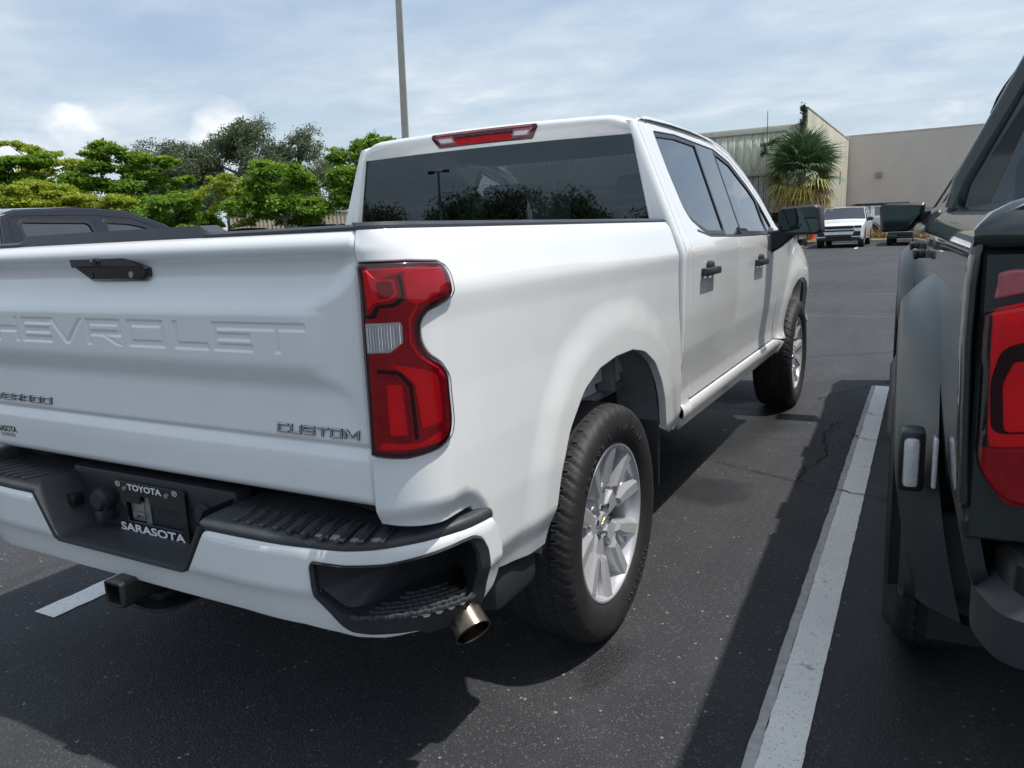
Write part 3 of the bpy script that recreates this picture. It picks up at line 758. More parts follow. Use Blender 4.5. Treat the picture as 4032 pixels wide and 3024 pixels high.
# rear lamps: dark housing, red reflectors set on it, clear outer lens
def lamp(sg):
    fl_ = sg < 0
    f = bs if sg > 0 else (lambda u, v: bs(u, v)*np.array([-1, 1, 1]))
    kw = dict(flip=fl_)
    TI = inset(TLr, .0025); TI = [(max(a, u0+.001), b) for a, b in TI]
    h = panel('tail_light', TI, f, 'lens_maroon', T, res=.02, r=.005, lip=.03, off=.003, **kw)
    IN = inset(TI, .012); IN = [(max(a, u0+.014), b) for a, b in IN]
    panel('lens_bed', IN, f, 'lens_red_deep', h, res=.02, r=.002, lip=.004, off=.0045, **kw)
    def p(nm, P, m, off, r=.0025, rr=.008): panel(nm, rnd(P, rr, 3), f, m, h, res=.012, r=r, lip=.006, off=off, **kw)
    p('upper_reflector', [(.0609, 1.300), (.063, 1.3135), (.070, 1.3135), (.086, 1.294), (.124, 1.294), (.124, 1.262), (.110, 1.250), (.076, 1.247), (.062, 1.228)], 'lens_red', .0078)
    p('upper_block', [(.085, 1.290), (.116, 1.290), (.116, 1.266), (.104, 1.256), (.085, 1.256)], 'lens_red_deep', .0095, .002, .004)
    p('outer_reflector', [(.140, 1.300), (.150, 1.308), (.246, 1.303), (.250, 1.294), (.238, 1.266), (.188, 1.251), (.160, 1.2395), (.138, 1.250)], 'lens_red', .0078)
    p('dark_channel', [(.0545, 1.2235), (.066, 1.2235), (.080, 1.243), (.112, 1.246), (.130, 1.260), (.132, 1.300), (.1365, 1.300), (.1350, 1.252), (.116, 1.2385), (.086, 1.2365), (.076, 1.2165), (.0545, 1.2165)], 'lens_dark', .0066, .001, .003)
    p('centre_reflector', [(.0560, 1.2165), (.148, 1.2185), (.1440, 1.209), (.1410, 1.196), (.1400, 1.166), (.118, 1.143), (.100, 1.1345), (.0560, 1.131)], 'lens_red_deep', .0066)
    p('trim_line', [(.1405, 1.216), (.1560, 1.2405), (.1625, 1.2405), (.1470, 1.2120), (.1440, 1.165), (.1600, 1.1330), (.2010, 1.1040), (.2040, 1.0980), (.1970, 1.1005), (.1560, 1.1300), (.1395, 1.1640)], 'lens_red', .0082, .001, .002)
    p('lower_reflector', [(.0985, 1.122), (.134, 1.1145), (.168, 1.1060), (.196, 1.0900), (.2010, 1.0400), (.1975, .9880), (.150, .9800), (.1475, 1.0250), (.1430, 1.0780), (.1200, 1.1020)], 'lens_red', .0082)
    p('lower_channel', [(.0720, 1.1030), (.1130, 1.0990), (.1330, 1.0720), (.1345, 1.0200), (.1355, .9600), (.1430, .9600), (.1420, 1.0240), (.1395, 1.0760), (.1180, 1.1065), (.0720, 1.1110)], 'lens_dark', .0075, .001, .003)
    p('lower_block', [(.0700, 1.0950), (.1080, 1.0910), (.1260, 1.0680), (.1290, .9560), (.0760, .9560), (.0640, 1.0300)], 'lens_red_deep', .0078)
    p('brake_block', [(.0890, 1.0800), (.1200, 1.0790), (.1235, .9700), (.0880, .9700)], 'lens_red', .0098, .003, .005)
    p('bottom_reflector', [(.0600, .9400), (.1200, .9390), (.1900, .9460), (.1930, .9720), (.1450, .9520), (.0720, .9560)], 'lens_red', .0088)
    rv = panel('reverse_lamp', rnd([(.0549, 1.2070), (.126, 1.2080), (.1290, 1.1976), (.1281, 1.1645), (.1023, 1.1450), (.0547, 1.1440)], .003, 2), f, 'grey_lens', h, res=.012, r=.003, lip=.006, off=.0095, **kw)
    for k in range(12):
        u = .0610+k*.0056
        zt = 1.2015; zb = 1.1500 if u < .100 else 1.1500+(u-.100)*.62
        mb = MB(); q = [f(u, zb), f(u, zt)]
        nn = np.cross(f(u+.002, 1.18)-f(u-.002, 1.18), f(u, 1.182)-f(u, 1.178)); nn = nn/np.linalg.norm(nn)*(1 if sg > 0 else -1)
        mb.tube([q[0]+nn*.0108, q[1]+nn*.0108], .0016, 6); mb.build('lens_rib', 'lens_chrome', rv)
    panel('outer_lens', inset(TI, .003), f, 'lens_clear', h, res=.02, r=.006, lip=.007, off=.0125, **kw)
lamp(1); lamp(-1)

# rear bumper
white_half = [(.20, .512), (.44, .514), (.616, .507), (.70, .492), (.748, .4785), (.814, .4735), (.86, .4765), (.905, .4830)]
pocket = [(.910, .4880), (.852, .4882), (.7833, .4900), (.7387, .4978), (.7190, .5131), (.692, .5561), (.6693, .5922), (.6645, .620), (.6628, .672), (.670, .6804), (.7469, .6725), (.8329, .672), (.950, .6841), (1.0171, .6929), (1.052, .6947), (1.079, .6817), (1.098, .6482), (1.1014, .6242), (1.105, .577), (1.104, .5105)]
zt_t = ([0, .35, .51, .66, .75, .81, .92, 1.03, 1.12, 1.17], [.717, .717, .718, .713, .707, .708, .715, .7230, .7245, .70])
top_half = [(1.104, .500), (1.150, .530), (1.162, .560), (1.162, .642), (1.128, .7230), (1.03, .7230), (.92, .715), (.81, .708), (.75, .707), (.66, .713), (.51, .718), (.362, .7172), (.347, .711), (.284, .6110), (.272, .596), (.252, .5885)]
half = white_half+pocket+top_half
mirr = [(-a, b) for a, b in half[::-1]]
bumper = panel('rear_bumper', rnd(half+mirr, .010, 3), bp, 'white_paint', T, res=.022, r=.005, lip=.022)
mb = MB(); mb.box((-.62, .17, .50), (.62, .26, .70), .01); mb.build('bumper_beam', 'dark_metal', bumper)
for s in (1, -1):
    def pad(u, wv):
        zt_ = float(np.interp(u, *zt_t)); x, y, nx, ny = bplan(u)
        ins_ = float(np.interp(wv, [0, .006, .014, .026, .05, .22], [.008, .003, .006, .018, .042, .212])); z = zt_+float(np.interp(wv, [0, .006, .014, .026, .05, .22], [-.012, .004, .014, .020, .0225, .026]))
        return (s*(x-nx*ins_), y-ny*ins_, z)
    us = lin(.335, 1.128, 90)
    ws = [0, .003, .006, .010, .014, .02, .026, .035, .05, .09, .14, .18, .215]
    def padf(u, k): 
        wm = float(np.interp(u, [.70, .85, 1.12], [.215, .13, .060])); ww = ws[k]; ww = ww if ww < .05 else .05+(ww-.05)/(.165)*max(.004, wm-.05)
        return pad(u, ww)
    pd = grid('step_pad', padf, us, list(range(len(ws))), 'worn_plastic', bumper, flip=(s < 0), sharp=50.)
    # raised ribs and the grip nubs between them
    for k in range(10):
        x = .415+k*.0425; yb_ = .052 if x < .72 else .052+(x-.72)*.45; mb = MB(); yt = .168
        zz_ = .740+.002
        pts = [(x+.012, yb_), (x+.026, yb_), (x+.024, yb_+.045), (x+.006, yb_+.075), (x-.004, yt), (x-.014, yt), (x-.012, yb_+.060)]
        pts = [(s*a, b) for a, b in pts]
        mb.prism(pts, zz_-.008, zz_+.0045-(.004 if x > .74 else 0), ((0, 0, 0), (1, 0, 0), (0, 1, 0), (0, 0, 1)), .003); mb.build('step_rib', 'worn_plastic', pd)
    mb = MB()
    for k in range(10):
        x = .415+k*.0425
        for i in range(4):
            for j in range(12):
                yy = .066+j*.0085; xx = x+.0265-(yy-.05)*.28+i*.0062-.004
                if xx > .76: yy += (xx-.76)*.4
                mb.box((s*xx-.002, yy-.003, .736), (s*xx+.002, yy+.003, .7425 if xx < .74 else .7395))
    mb.build('grip_nubs', 'worn_plastic', pd, kind='stuff')
    # corner foot pocket
    PK = dens(rnd(pocket+[(1.100, .492)], .008, 2), .012); PK = PK if area(PK) > 0 else PK[::-1]
    # the dark frame turns under the bumper between u=.91 and 1.10
    PK = [(a, (b-.014*sst(.895, .93, a)*(1-sst(1.06, 1.10, a)) if b < .505 else b)) for a, b in PK]
    def pin(u, z): return (.873+(u-.885)*.90, .5335+(z-.486)*.62 if z < .60 else (.6042+(z-.60)*.93))
    rings = []
    for i, (u, z) in enumerate(PK):
        ui, zi = pin(u, z); dp = .018+.150*sst(.70, .98, ui); ub = .86+(ui-.87)*.86
        zb_ = zi if zi < .60 else zi-.012
        rings.append([bp(u, z, -.024), bp(u, z, .003), bp(u+(ui-u)*.12, z+(zi-z)*.12, .006), bp(u+(ui-u)*.9, z+(zi-z)*.9, .000), bp(ui, zi, -.010), bp(ui, zi, -.014)+np.array([-.72, .69, 0])*dp+np.array([0, 0, zb_+.004-zi])])
    V = [tuple(q*np.array([s, 1, 1])) for R_ in rings for q in R_]; m_ = 6; n = len(rings); F = []
    for i in range(n):
        j = (i+1) % n
        for k in range(m_-1): f = (i*m_+k, j*m_+k, j*m_+k+1, i*m_+k+1); F.append(f if s > 0 else f[::-1])
    b = len(V); cpt = np.mean([V[i*m_+5] for i in range(n)], 0); V.append(tuple(cpt))
    for i in range(n): f = (i*m_+5, ((i+1) % n)*m_+5, b); F.append(f if s > 0 else f[::-1])
    ck = mk('corner_step', V, F, 'black_plastic', bumper, sharp=32.)
    mb = MB()
    for i in range(9):
        for j in range(6):
            u = .765+i*.0335+(.016 if j % 2 else 0); d = .020+j*.0205
            if d > .012+.150*sst(.70, .98, u)-.006 or u > 1.045: continue
            x, y, nx, ny = bplan(u); c = np.array([x-nx*.014-.72*(d-.014), y-ny*.014+.69*(d-.014), .5395]); tx, ty = -ny, nx
            for q in (-1, 1):
                a = Vector((c[0]+tx*q*.011, c[1]+ty*q*.011, 0)); ang = math.atan2(ty, tx)+q*.5
                M = Matrix.Translation((s*a.x, a.y, .541)) @ Matrix.Rotation(ang if s > 0 else pi-ang, 4, 'Z')
                mb.box((-.0125, -.0042, -.006), (.0125, .0042, .0045), .0018, M)
    mb.build('step_tread', 'worn_plastic', ck, kind='stuff')
# plate recess in the middle of the bumper
R0 = [(-.352, .7205), (-.284, .6110), (-.272, .596), (-.252, .5885), (.252, .5885), (.272, .596), (.284, .6110), (.352, .7205)]
V = []; F = []
cfg = [(.030, 0., 0.), (.024, .004, .0), (.026, .014, .002), (.050, .018, .004), (.150, .022, .004)]
for (y, i_, dz) in cfg:
    for (x, z) in R0:
        V.append((x*(1-i_/.30), y, z+(i_*.7+dz if z < .7 else .028*(y > .045)+.004)))
n = len(R0)
for k in range(len(cfg)-1):
    for i in range(n-1): F.append((k*n+i, k*n+i+1, (k+1)*n+i+1, (k+1)*n+i))
F.append(tuple((len(cfg)-1)*n+i for i in range(n)))
rec = mk('plate_recess', V, F, 'black_plastic', bumper, sharp=40.)
mb = MB(); mb.box((-.335, .146, .70), (.335, .20, .768), .006); mb.build('recess_back', 'black_plastic', bumper)
mb = MB(); mb.cyl((-.185, .150, .690), (-.185, .118, .690), .034); mb.cyl((-.185, .118, .690), (-.185, .104, .690), .029, .025); mb.box((-.200, .104, .624), (-.170, .150, .66), .006); mb.build('trailer_socket', 'black_plastic', bumper)
mb = MB(); mb.cyl((.215, .150, .690), (.215, .138, .690), .034); mb.cyl((.215, .138, .690), (.215, .132, .690), .022, .020); mb.build('wiring_port', 'black_plastic', bumper)
mb = MB(); mb.box((-.293, .088, .668), (-.262, .122, .700), .004); mb.box((-.288, .100, .674), (-.266, .113, .694), .003); mb.build('plate_lamp', 'trim_black', bumper)
# plate frame with dealer lettering (no plate fitted)
YP = .1335
PF = thing('plate_frame', 'black dealer licence plate frame with white lettering, no plate fitted, in the bumper recess', 'plate frame', (.006, YP, .606))
def fr(x, z): return (x-.006, 0, z-.606)
fo_ = rnd([(-.142, .600), (.156, .600), (.156, .750), (-.142, .750)], .010, 4)
fi_ = [(-.092, .636), (.138, .636), (.138, .690), (.010, .690), (.004, .7135), (-.028, .7135), (-.034, .690), (-.092, .690)]
pl_ = panel('frame_plate', fo_, lambda a, b: np.array([a-.006, 0., b-.606]), 'gloss_black', PF, holes=[fi_], res=.03, r=.0015, lip=.005)
def pfp(x, z, h): return (x-.006, -.0012-.0003*h, z-.606)
text_on('frame_lettering', 'TOYOTA', -.076, .066, .7275, .7455, pfp, 'white_print', PF, bold=.028)
text_on('frame_lettering', 'SARASOTA', -.126, .142, .6055, .6295, pfp, 'white_print', PF, bold=.026)
def ring(mb, cx_, cz_, a, b, w_, n=28):
    V = []; F = []
    for i in range(n):
        t_ = 2*pi*i/n
        for k in (0, 1): V.append(pfp(cx_+(a-w_*k)*cos(t_), cz_+(b-w_*k)*sin(t_), .5))
    for i in range(n): j = (i+1) % n; F.append((2*i, 2*j, 2*j+1, 2*i+1))
    mb.add(V, F)
for x in (-.1165, .1190):
    mb = MB(); ring(mb, x, .741, .0105, .0078, .0018); ring(mb, x, .7412, .0040, .0076, .0014); ring(mb, x, .7440, .0078, .0034, .0014); mb.build('emblem', 'white_print', PF)
for x in (-.0885, .0855): mb = MB(); mb.cyl(fr(x, .7305), (x-.006, -.005, .7305-.606), .0072, .006, 14); mb.build('frame_screw', 'zinc', PF)
mb = MB(); mb.box((-.095, .012, .030), (-.040, .016, .088), .004); mb.box((-.03, .010, .085), (-.004, .014, .112), .003); mb.cyl((-.066, .012, .052), (-.066, .001, .052), .011, .009, 6); mb.box((-.055, .0, .052), (-.025, .006, .058), .002); mb.build('mounting_bracket', 'zinc', PF)
for q in ((-.036, -.014, .022, .090), (.128, .134, .028, .080)): mb = MB(); mb.box((q[0], .0125, q[2]), (q[1], .0145, q[3])); mb.build('pale_strip', 'liner_grey', PF)  # pale strips added to stand in for lit ground behind the frame opening

# tow receiver, exhaust, chassis
mb = MB(); o_ = rnd([(-.035, .456), (.035, .456), (.035, .526), (-.035, .526)], .010, 3); i_ = [(-.026, .465), (.026, .465), (.026, .517), (-.026, .517)]
rc = panel('tow_receiver', o_, lambda a, b: np.array([a, .002, b]), 'dark_metal', T, holes=[i_], res=.03, r=.003, lip=.25)
mb = MB(); mb.box((-.030, .20, .462), (.030, .24, .520)); mb.build('receiver_back', 'dark_metal', rc)
mb = MB(); mb.box((-.025, .03, .4655), (.025, .19, .4675)); mb.build('receiver_floor', 'rusty_metal', rc)
mb = MB(); mb.cyl((.036, .075, .490), (.040, .075, .490), .013); mb.cyl((.0395, .075, .490), (.041, .075, .490), .008); mb.build('pin_hole', 'trim_black', rc)
mb = MB(); mb.prism(rnd([(-.10, .06), (.10, .06), (.12, .20), (-.12, .20)], .05, 5), .425, .434, ((0, 0, 0), (1, 0, 0), (0, 1, 0), (0, 0, 1)), .002); mb.box((-.05, .10, .434), (.05, .24, .458), .004); mb.build('chain_plate', 'dark_metal', rc)
mb = MB(); mb.box((-.55, .20, .44), (.55, .27, .52), .012); mb.build('hitch_beam', 'dark_metal', T)
Pc = [Vector((.60, 1.0, .46)), Vector((.78, .62, .50)), Vector((.83, .40, .525)), Vector((.86, .325, .515)), Vector((.893, .302, .474))]
mb = MB(); mb.tube(Pc, [.03, .03, .033, .039, .042], 20); ex = mb.build('exhaust_pipe', 'exhaust_metal', T)
ax = Vector((.72, -.34, -.58)).normalized(); c0 = Vector((.880, .310, .492)); mb = MB()
a_ = ax.orthogonal().normalized(); b_ = ax.cross(a_); V = []; F = []
for (h, r_) in ((0, .045), (.062, .0475), (.067, .0475), (.069, .045), (.066, .0425), (-.03, .040)):
    for i in range(32): V.append(c0+ax*h+(a_*cos(2*pi*i/32)+b_*sin(2*pi*i/32))*r_)
for k in range(5):
    for i in range(32): j = (i+1) % 32; F.append((k*32+i, k*32+j, (k+1)*32+j, (k+1)*32+i))
F.append(tuple(5*32+i for i in range(32)))
mb.add(V, F).build('exhaust_tip', 'exhaust_metal', ex)
mb = MB(); mb.box((-.75, .26, .58), (.75, 1.9, .79)); mb.box((.36, .2, .46), (.47, 5.6, .62)); mb.box((-.47, .2, .46), (-.36, 5.6, .62)); mb.box((-.80, 1.98, .50), (.80, 4.3, .62)); mb.box((-.5, 4.3, .42), (.5, 5.6, 1.0)); mb.cyl((-.7, 1.18, .40), (.7, 1.18, .40), .05); mb.cyl((0, 1.05, .40), (0, 1.32, .40), .13); mb.cyl((-.7, 4.94, .40), (.7, 4.94, .40), .04)
mb.build('chassis', 'underbody', T)
mb = MB(); mb.tube([(-.20, .78, .55), (-.10, .72, .42), (.0, .70, .40), (.16, .72, .45)], .012); mb.build('tow_hook', 'dark_metal', T)

# wheels
def make_wheel(T, cx_, cy_, r=.405, sg=1, tw=.138, silver=True, spokes=5):
    """disc faces +x for sg=1; the visible mesh is the rim, the tyre and nuts are its children"""
    k = r/.415; rm = .262 if silver else .225
    root_loc = (cx_, cy_, r)
    mb = MB()
    mb.lathe([(.112, rm+.010), (.117, rm+.006), (.117, rm), (.110, rm-.006), (.096, rm-.012), (.02, rm-.022), (-.10, rm-.012), (-.112, rm+.010)], 64)
    def face(h0, rr): return h0+.028*(rr/rm)**1.5-.012
    def cut(poly, t0, t1, ch, a0):
        """spoke piece: poly (radial q along spoke, p across)"""
        ar = area(poly); poly_ = poly if ar > 0 else poly[::-1]; top = inset(poly_, ch); V = []
        for P_, h in ((poly_, t0), (poly_, t1-.010), (top, t1)):
            for (q, p) in P_:
                rr = math.hypot(q, p); hh = h+(face(0, rr) if h != t0 else 0); a = a0+math.atan2(p, q)
                V.append((hh, rr*sin(a), rr*cos(a)))
        n = len(poly_); F = [tuple(range(2*n, 3*n))]
        for z_ in (0, 1):
            for i in range(n): j = (i+1) % n; F.append((z_*n+i, z_*n+j, (z_+1)*n+j, (z_+1)*n+i))
        F = [f[::-1] for f in F]
        mb.add(V, F)
    for s_ in range(spokes):
        a0 = 2*pi*s_/spokes+.30
        cut([(.045, -.030), (.045, .030), (.120, .046), (.150, .040), (.138, .0), (.150, -.040), (.120, -.046)], .03, .088, .008, a0)
        for q in (1, -1):
            cut([(.112, q*.006), (.112, q*.052), (.165, q*.080), (rm-.010, q*.116), (rm-.002, q*.052), (.180, q*.020)], .02, .098, .013, a0)
            cut([(.165, q*.020), (rm-.012, q*.016), (rm-.010, q*.056), (.180, q*.030)], .02, .070, .006, a0)
    mb.lathe([(.055, .0), (.060, .080), (.045, .095), (.0, .095)], 40)
    W_ = mb.build('wheel', 'rim_silver' if silver else 'rim_dark', T, sharp=28.); W_.location = root_loc
    mb = MB(); mb.lathe([(.0, .0), (.082, .0), (.082, .026), (.078, .031), (.055, .033)], 32); cc = mb.build('centre_cap', 'rim_silver' if silver else 'rim_dark', W_)
    if silver:
        mb = MB(); mb.prism([(-.016, -.003), (-.007, -.003), (-.007, -.006), (.006, -.006), (.006, -.003), (.017, -.003), (.014, .003), (.007, .003), (.007, .006), (-.006, .006), (-.006, .003), (-.017, .003)], .082, .0835, ((0, 0, 0), (0, 1, 0), (0, 0, 1), (1, 0, 0))); mb.build('cap_emblem', 'gold_badge', cc)
    for i in range(6):
        a = 2*pi*i/6+.2; mb = MB(); mb.cyl((.04, .056*sin(a), .056*cos(a)), (.083, .056*sin(a), .056*cos(a)), .0115, .0105, 6); mb.build('lug_nut', 'chrome' if silver else 'rim_dark', W_)
    mb = MB(); mb.lathe([(-.02, 0), (-.02, rm-.05), (.0, rm-.05), (.0, 0)], 40); mb.build('brake_disc', 'dark_metal', W_)
    # tyre: lathe section with sipes, grooves and shoulder blocks as real relief
    sec = [(-.100, rm), (-.118, rm+.012), (-.134, .312*k), (tw*-1, .345*k), (-.134, .375*k), (-.126, .393*k), (-.116, .402*k), (-.104, .407*k), (-.092, .4095*k), (-.074, .411*k), (-.070, .4115*k), (-.062, .412*k), (-.058, .412*k), (-.042, .4135*k), (-.022, .4145*k), (-.018, .4145*k), (-.010, .415*k), (0, .415*k)]
    sec = sec+[(-a, b) for a, b in sec[-2::-1]]
    NA = 384; V = []; m_ = len(sec)
    for i in range(NA):
        a = 2*pi*i/NA
        for j, (h, rr) in enumerate(sec):
            ah = abs(h); d = 0.
            if rr > .385*k:
                ph = (i+int(ah*90)) % 8
                if ah > .072: d = .008 if ph == 0 else (.003 if ph == 4 else 0)
                elif .058 <= ah <= .071 or .018 <= ah <= .0225: d = .0055
                elif ah < .058: d = .006 if (i+int(ah*160)+ (3 if h < 0 else 0)) % 6 == 0 else 0
            elif .335*k < rr < .38*k and (i % 8) in (0, 1): d = -.0008
            V.append((h, (rr-d)*sin(a), (rr-d)*cos(a)))
    F = [(i*m_+j, ((i+1) % NA)*m_+j, ((i+1) % NA)*m_+j+1, i*m_+j+1) for i in range(NA) for j in range(m_-1)]
    # flat contact patch
    V = [(x, y, max(z, -r+.001)) for x, y, z in V]
    ty = mk('tyre', V, F, 'rubber', W_, sharp=40.)
    mb = MB()
    for word, a1, sz in (('GOODYEAR', -.42, .030), ('WRANGLER', .55, .030), ('GOODYEAR', 2.7, .030)):
        for i, ch in enumerate(word):
            Vt, Ft = text_mesh(ch, .02, .04, 1.); lo = Vt.min(0); hi = Vt.max(0); a = a1+i*.098; O = []
            for v in Vt:
                px_ = (v[0]-(lo[0]+hi[0])/2)*sz*.95; pz_ = v[1]*sz; rr = (.322+pz_)*k; aa = a+px_/.33
                O.append((.1335+(.0035 if v[2] > 0 else 0)+(.0035 if rr > .33*k else 0)*1., rr*sin(aa), rr*cos(aa)))
            mb.add(O, Ft)
    mb.build('sidewall_lettering', 'rubber_dusty', ty, kind='stuff')
    if sg < 0: W_.rotation_euler = (0, 0, pi)
    return W_
wh = make_wheel(T, .813, 1.185); wh.rotation_euler = (.5, 0, 0)
def copy_wheel(w_, T, loc, rot):
    c = copytree(w_, T, loc); c.rotation_euler = rot; return c
copy_wheel(wh, T, (.814, 4.94, .405), (1.1, 0, 0)); copy_wheel(wh, T, (-.813, 1.185, .405), (.2, 0, pi)); copy_wheel(wh, T, (-.814, 4.94, .405), (.9, 0, pi))

# cab
def hw(z): return .700+(1.764-z)*.206
def cs_l(u, v): return cs(u, v)*np.array([-1, 1, 1])
seam = [(2.165, .627), (2.178, .72), (2.172, .90), (2.135, 1.26), (2.118, 1.47), (2.114, 1.61), (2.125, 1.785), (2.165, 1.818)]
rd = [(2.165, .627), (2.986, .627), (2.986, 1.321), (2.49, 1.332), (2.375, 1.359), (2.262, 1.405), (2.224, 1.46), (2.206, 1.618), (2.2115, 1.784), (2.54, 1.797), (2.986, 1.784), (2.986, 1.814), (2.50, 1.827), (2.165, 1.818)]+seam[::-1][1:-1]
fd = [(2.991, .627), (4.085, .627), (4.12, 1.0), (4.105, 1.30), (4.085, 1.365), (3.985, 1.495), (3.80, 1.617), (3.51, 1.744), (3.235, 1.797), (2.991, 1.814), (2.991, 1.784), (3.2152, 1.7774), (3.4852, 1.7242), (3.7545, 1.5973), (3.9284, 1.4837), (4.0437, 1.3458), (3.8976, 1.3135), (3.7617, 1.3065), (3.0178, 1.3184), (2.991, 1.319)]
cabs = [(2.04, .56), (2.160, .56)]+[(a-.005, b) for a, b in seam]+[(2.165, 1.823), (2.50, 1.832), (2.99, 1.819), (3.235, 1.802), (3.515, 1.749), (3.805, 1.622), (3.99, 1.50), (4.09, 1.37), (4.112, 1.30), (4.26, 1.30), (4.14, 1.40), (4.0, 1.545), (3.80, 1.672), (3.55, 1.776), (3.25, 1.827), (2.99, 1.840), (2.5, 1.848), (2.2, 1.842), (2.09, 1.832), (2.04, 1.815)]
fend = [(4.126, .63), (4.30, .60), (4.419, .585)]+FARC[2:-2]+[(5.445, .58), (5.72, .55), (5.80, .80), (5.84, 1.05), (5.72, 1.12), (5.3, 1.205), (4.9, 1.258), (4.6, 1.284), (4.30, 1.300), (4.117, 1.296)]
rock = [(2.04, .515), (4.30, .505), (4.415, .56), (4.28, .594), (4.12, .622), (2.04, .622)]
win1 = [(2.2075, 1.780), (2.53, 1.794), (2.872, 1.785), (2.80, 1.329), (2.49, 1.336), (2.378, 1.363), (2.266, 1.408), (2.229, 1.462), (2.210, 1.618)]
winb = [(2.874, 1.785), (3.205, 1.775), (3.125, 1.322), (2.802, 1.328)]
win2 = [(3.208, 1.774), (3.482, 1.7195), (3.75, 1.593), (3.862, 1.523), (3.835, 1.312), (3.76, 1.311), (3.128, 1.322)]
win3 = [(3.866, 1.520), (3.924, 1.481), (4.038, 1.346), (3.895, 1.318), (3.839, 1.313)]
for f, fl_ in ((cs, False), (cs_l, True)):
    rdoor = panel('rear_door', rnd(rd, .02, 3, skip=(0, 1, 2, 10, 11)), f, 'white_paint', T, res=.03, r=.004, lip=.025, flip=fl_)
    fdoor = panel('front_door', rnd(fd, .02, 3, skip=(0, 9, 10, 19)), f, 'white_paint', T, res=.03, r=.004, lip=.025, flip=fl_)
    panel('cab_side', cabs, f, 'white_paint', T, res=.03, r=.003, lip=.03, flip=fl_)
    rr_ = [(2.14, 1.826), (2.25, 1.838), (2.5, 1.845), (2.99, 1.837), (3.25, 1.824), (3.55, 1.772), (3.80, 1.668), (4.0, 1.541), (4.14, 1.396)]
    mb = MB(); mb.tube([f(a, b)*np.array([1-.012/.7, 1, 1]) for a, b in dens(rr_, .08, False)], .0155, 10); mb.build('roof_rail', 'white_paint', T)
    panel('fender', fend, f, 'white_paint', T, res=.04, r=.004, lip=.03, flip=fl_)
    panel('rocker_panel', rock, f, 'white_paint', T, res=.04, r=.008, lip=.03, off=.003, flip=fl_)
    for nm, P_, dr in (('rear_window', win1, rdoor), ('front_window', win2, fdoor), ('quarter_window', win3, fdoor)):
        tr = panel('window_trim', P_, f, 'trim_black', dr, holes=[inset(P_ if area(P_) > 0 else P_[::-1], .020 if nm != 'quarter_window' else .012)], res=.03, r=.002, lip=.012, off=-.004, flip=fl_)
        Q = inset(P_ if area(P_) > 0 else P_[::-1], .012)
        panel('window_glass', Q, f, 'side_glass', dr, res=.06, r=.001, lip=.003, off=-.010, flip=fl_)
    panel('pillar_cover', winb, f, 'gloss_black', fdoor, res=.05, r=.002, lip=.01, off=-.006, flip=fl_)
    sill = [(2.30, 1.350), (2.49, 1.322), (3.0, 1.311), (3.90, 1.303), (4.045, 1.338), (4.030, 1.346), (3.89, 1.313), (3.0, 1.322), (2.50, 1.333), (2.31, 1.362)]
    panel('belt_moulding', sill, f, 'trim_black', fdoor, res=.05, r=.002, lip=.01, off=.001, flip=fl_)
    s = -1 if fl_ else 1
    for y0, dr in ((2.25, rdoor), (3.372, fdoor)):
        z0 = 1.174 if y0 < 3 else 1.156
        mb = MB(); xo = s*(CX(y0, z0))
        if s > 0: mb.box((xo+.018, y0, z0-.017), (xo+.036, y0+.235, z0+.017), .008); mb.box((xo-.01, y0+.012, z0-.017), (xo+.03, y0+.050, z0+.017), .005); mb.box((xo-.01, y0+.19, z0-.017), (xo+.03, y0+.225, z0+.017), .005); mb.prism(rnd([(y0+.09, z0), (y0+.15, z0), (y0+.145, z0+.046), (y0+.095, z0+.046)], .02, 4), xo-.01, xo+.026, ((0, 0, 0), (0, 1, 0), (0, 0, 1), (1, 0, 0)), .006)
        else: mb.box((xo-.038, y0, z0-.017), (xo-.018, y0+.235, z0+.017), .008); mb.box((xo-.03, y0+.012, z0-.017), (xo+.01, y0+.050, z0+.017), .005); mb.box((xo-.03, y0+.19, z0-.017), (xo+.01, y0+.225, z0+.017), .005)
        hdl = mb.build('door_handle', 'black_plastic', dr)
        cup = [(y0+.075+.07*cos(a), z0-.032+.048*sin(a)) for a in lin(0, 2*pi*15/16, 16)]
        panel('handle_cup', cup, f, 'white_paint', dr, res=.03, r=.012, lip=.013, off=.0022, flip=fl_)
    # mirror
    mb = MB(); pr = rnd([(.985, 1.302), (1.205, 1.297), (1.228, 1.317), (1.212, 1.456), (1.19, 1.470), (1.0, 1.462), (.982, 1.445)], .018, 4)
    mb.prism([(s*a, b) for a, b in pr], -.10, .075, ((0, 3.82, 0), (1, 0, 0), (0, 0, 1), (0, -1, 0)), .012); mr = mb.build('wing_mirror', 'black_plastic', T)
    mb = MB(); mb.prism([(s*a, b) for a, b in inset(pr if area(pr) > 0 else pr[::-1], .014)], .0755, .078, ((0, 3.82, 0), (1, 0, 0), (0, 0, 1), (0, -1, 0))); mb.build('mirror_glass', 'mirror_glass', mr)
    mb = MB(); xo = CX(3.9, 1.28); mb.prism([(s*a, b) for a, b in [(xo-.02, 1.325), (1.06, 1.340), (1.10, 1.328), (xo+.05, 1.225), (xo-.01, 1.190)]], -.05, .03, ((0, 3.88, 0), (1, 0, 0), (0, 0, 1), (0, -1, 0)), .01); mb.build('mirror_arm', 'black_plastic', mr)
    # rear corner post and the frame round the back window
    V = []; zs_ = lin(.80, 1.812, 36)
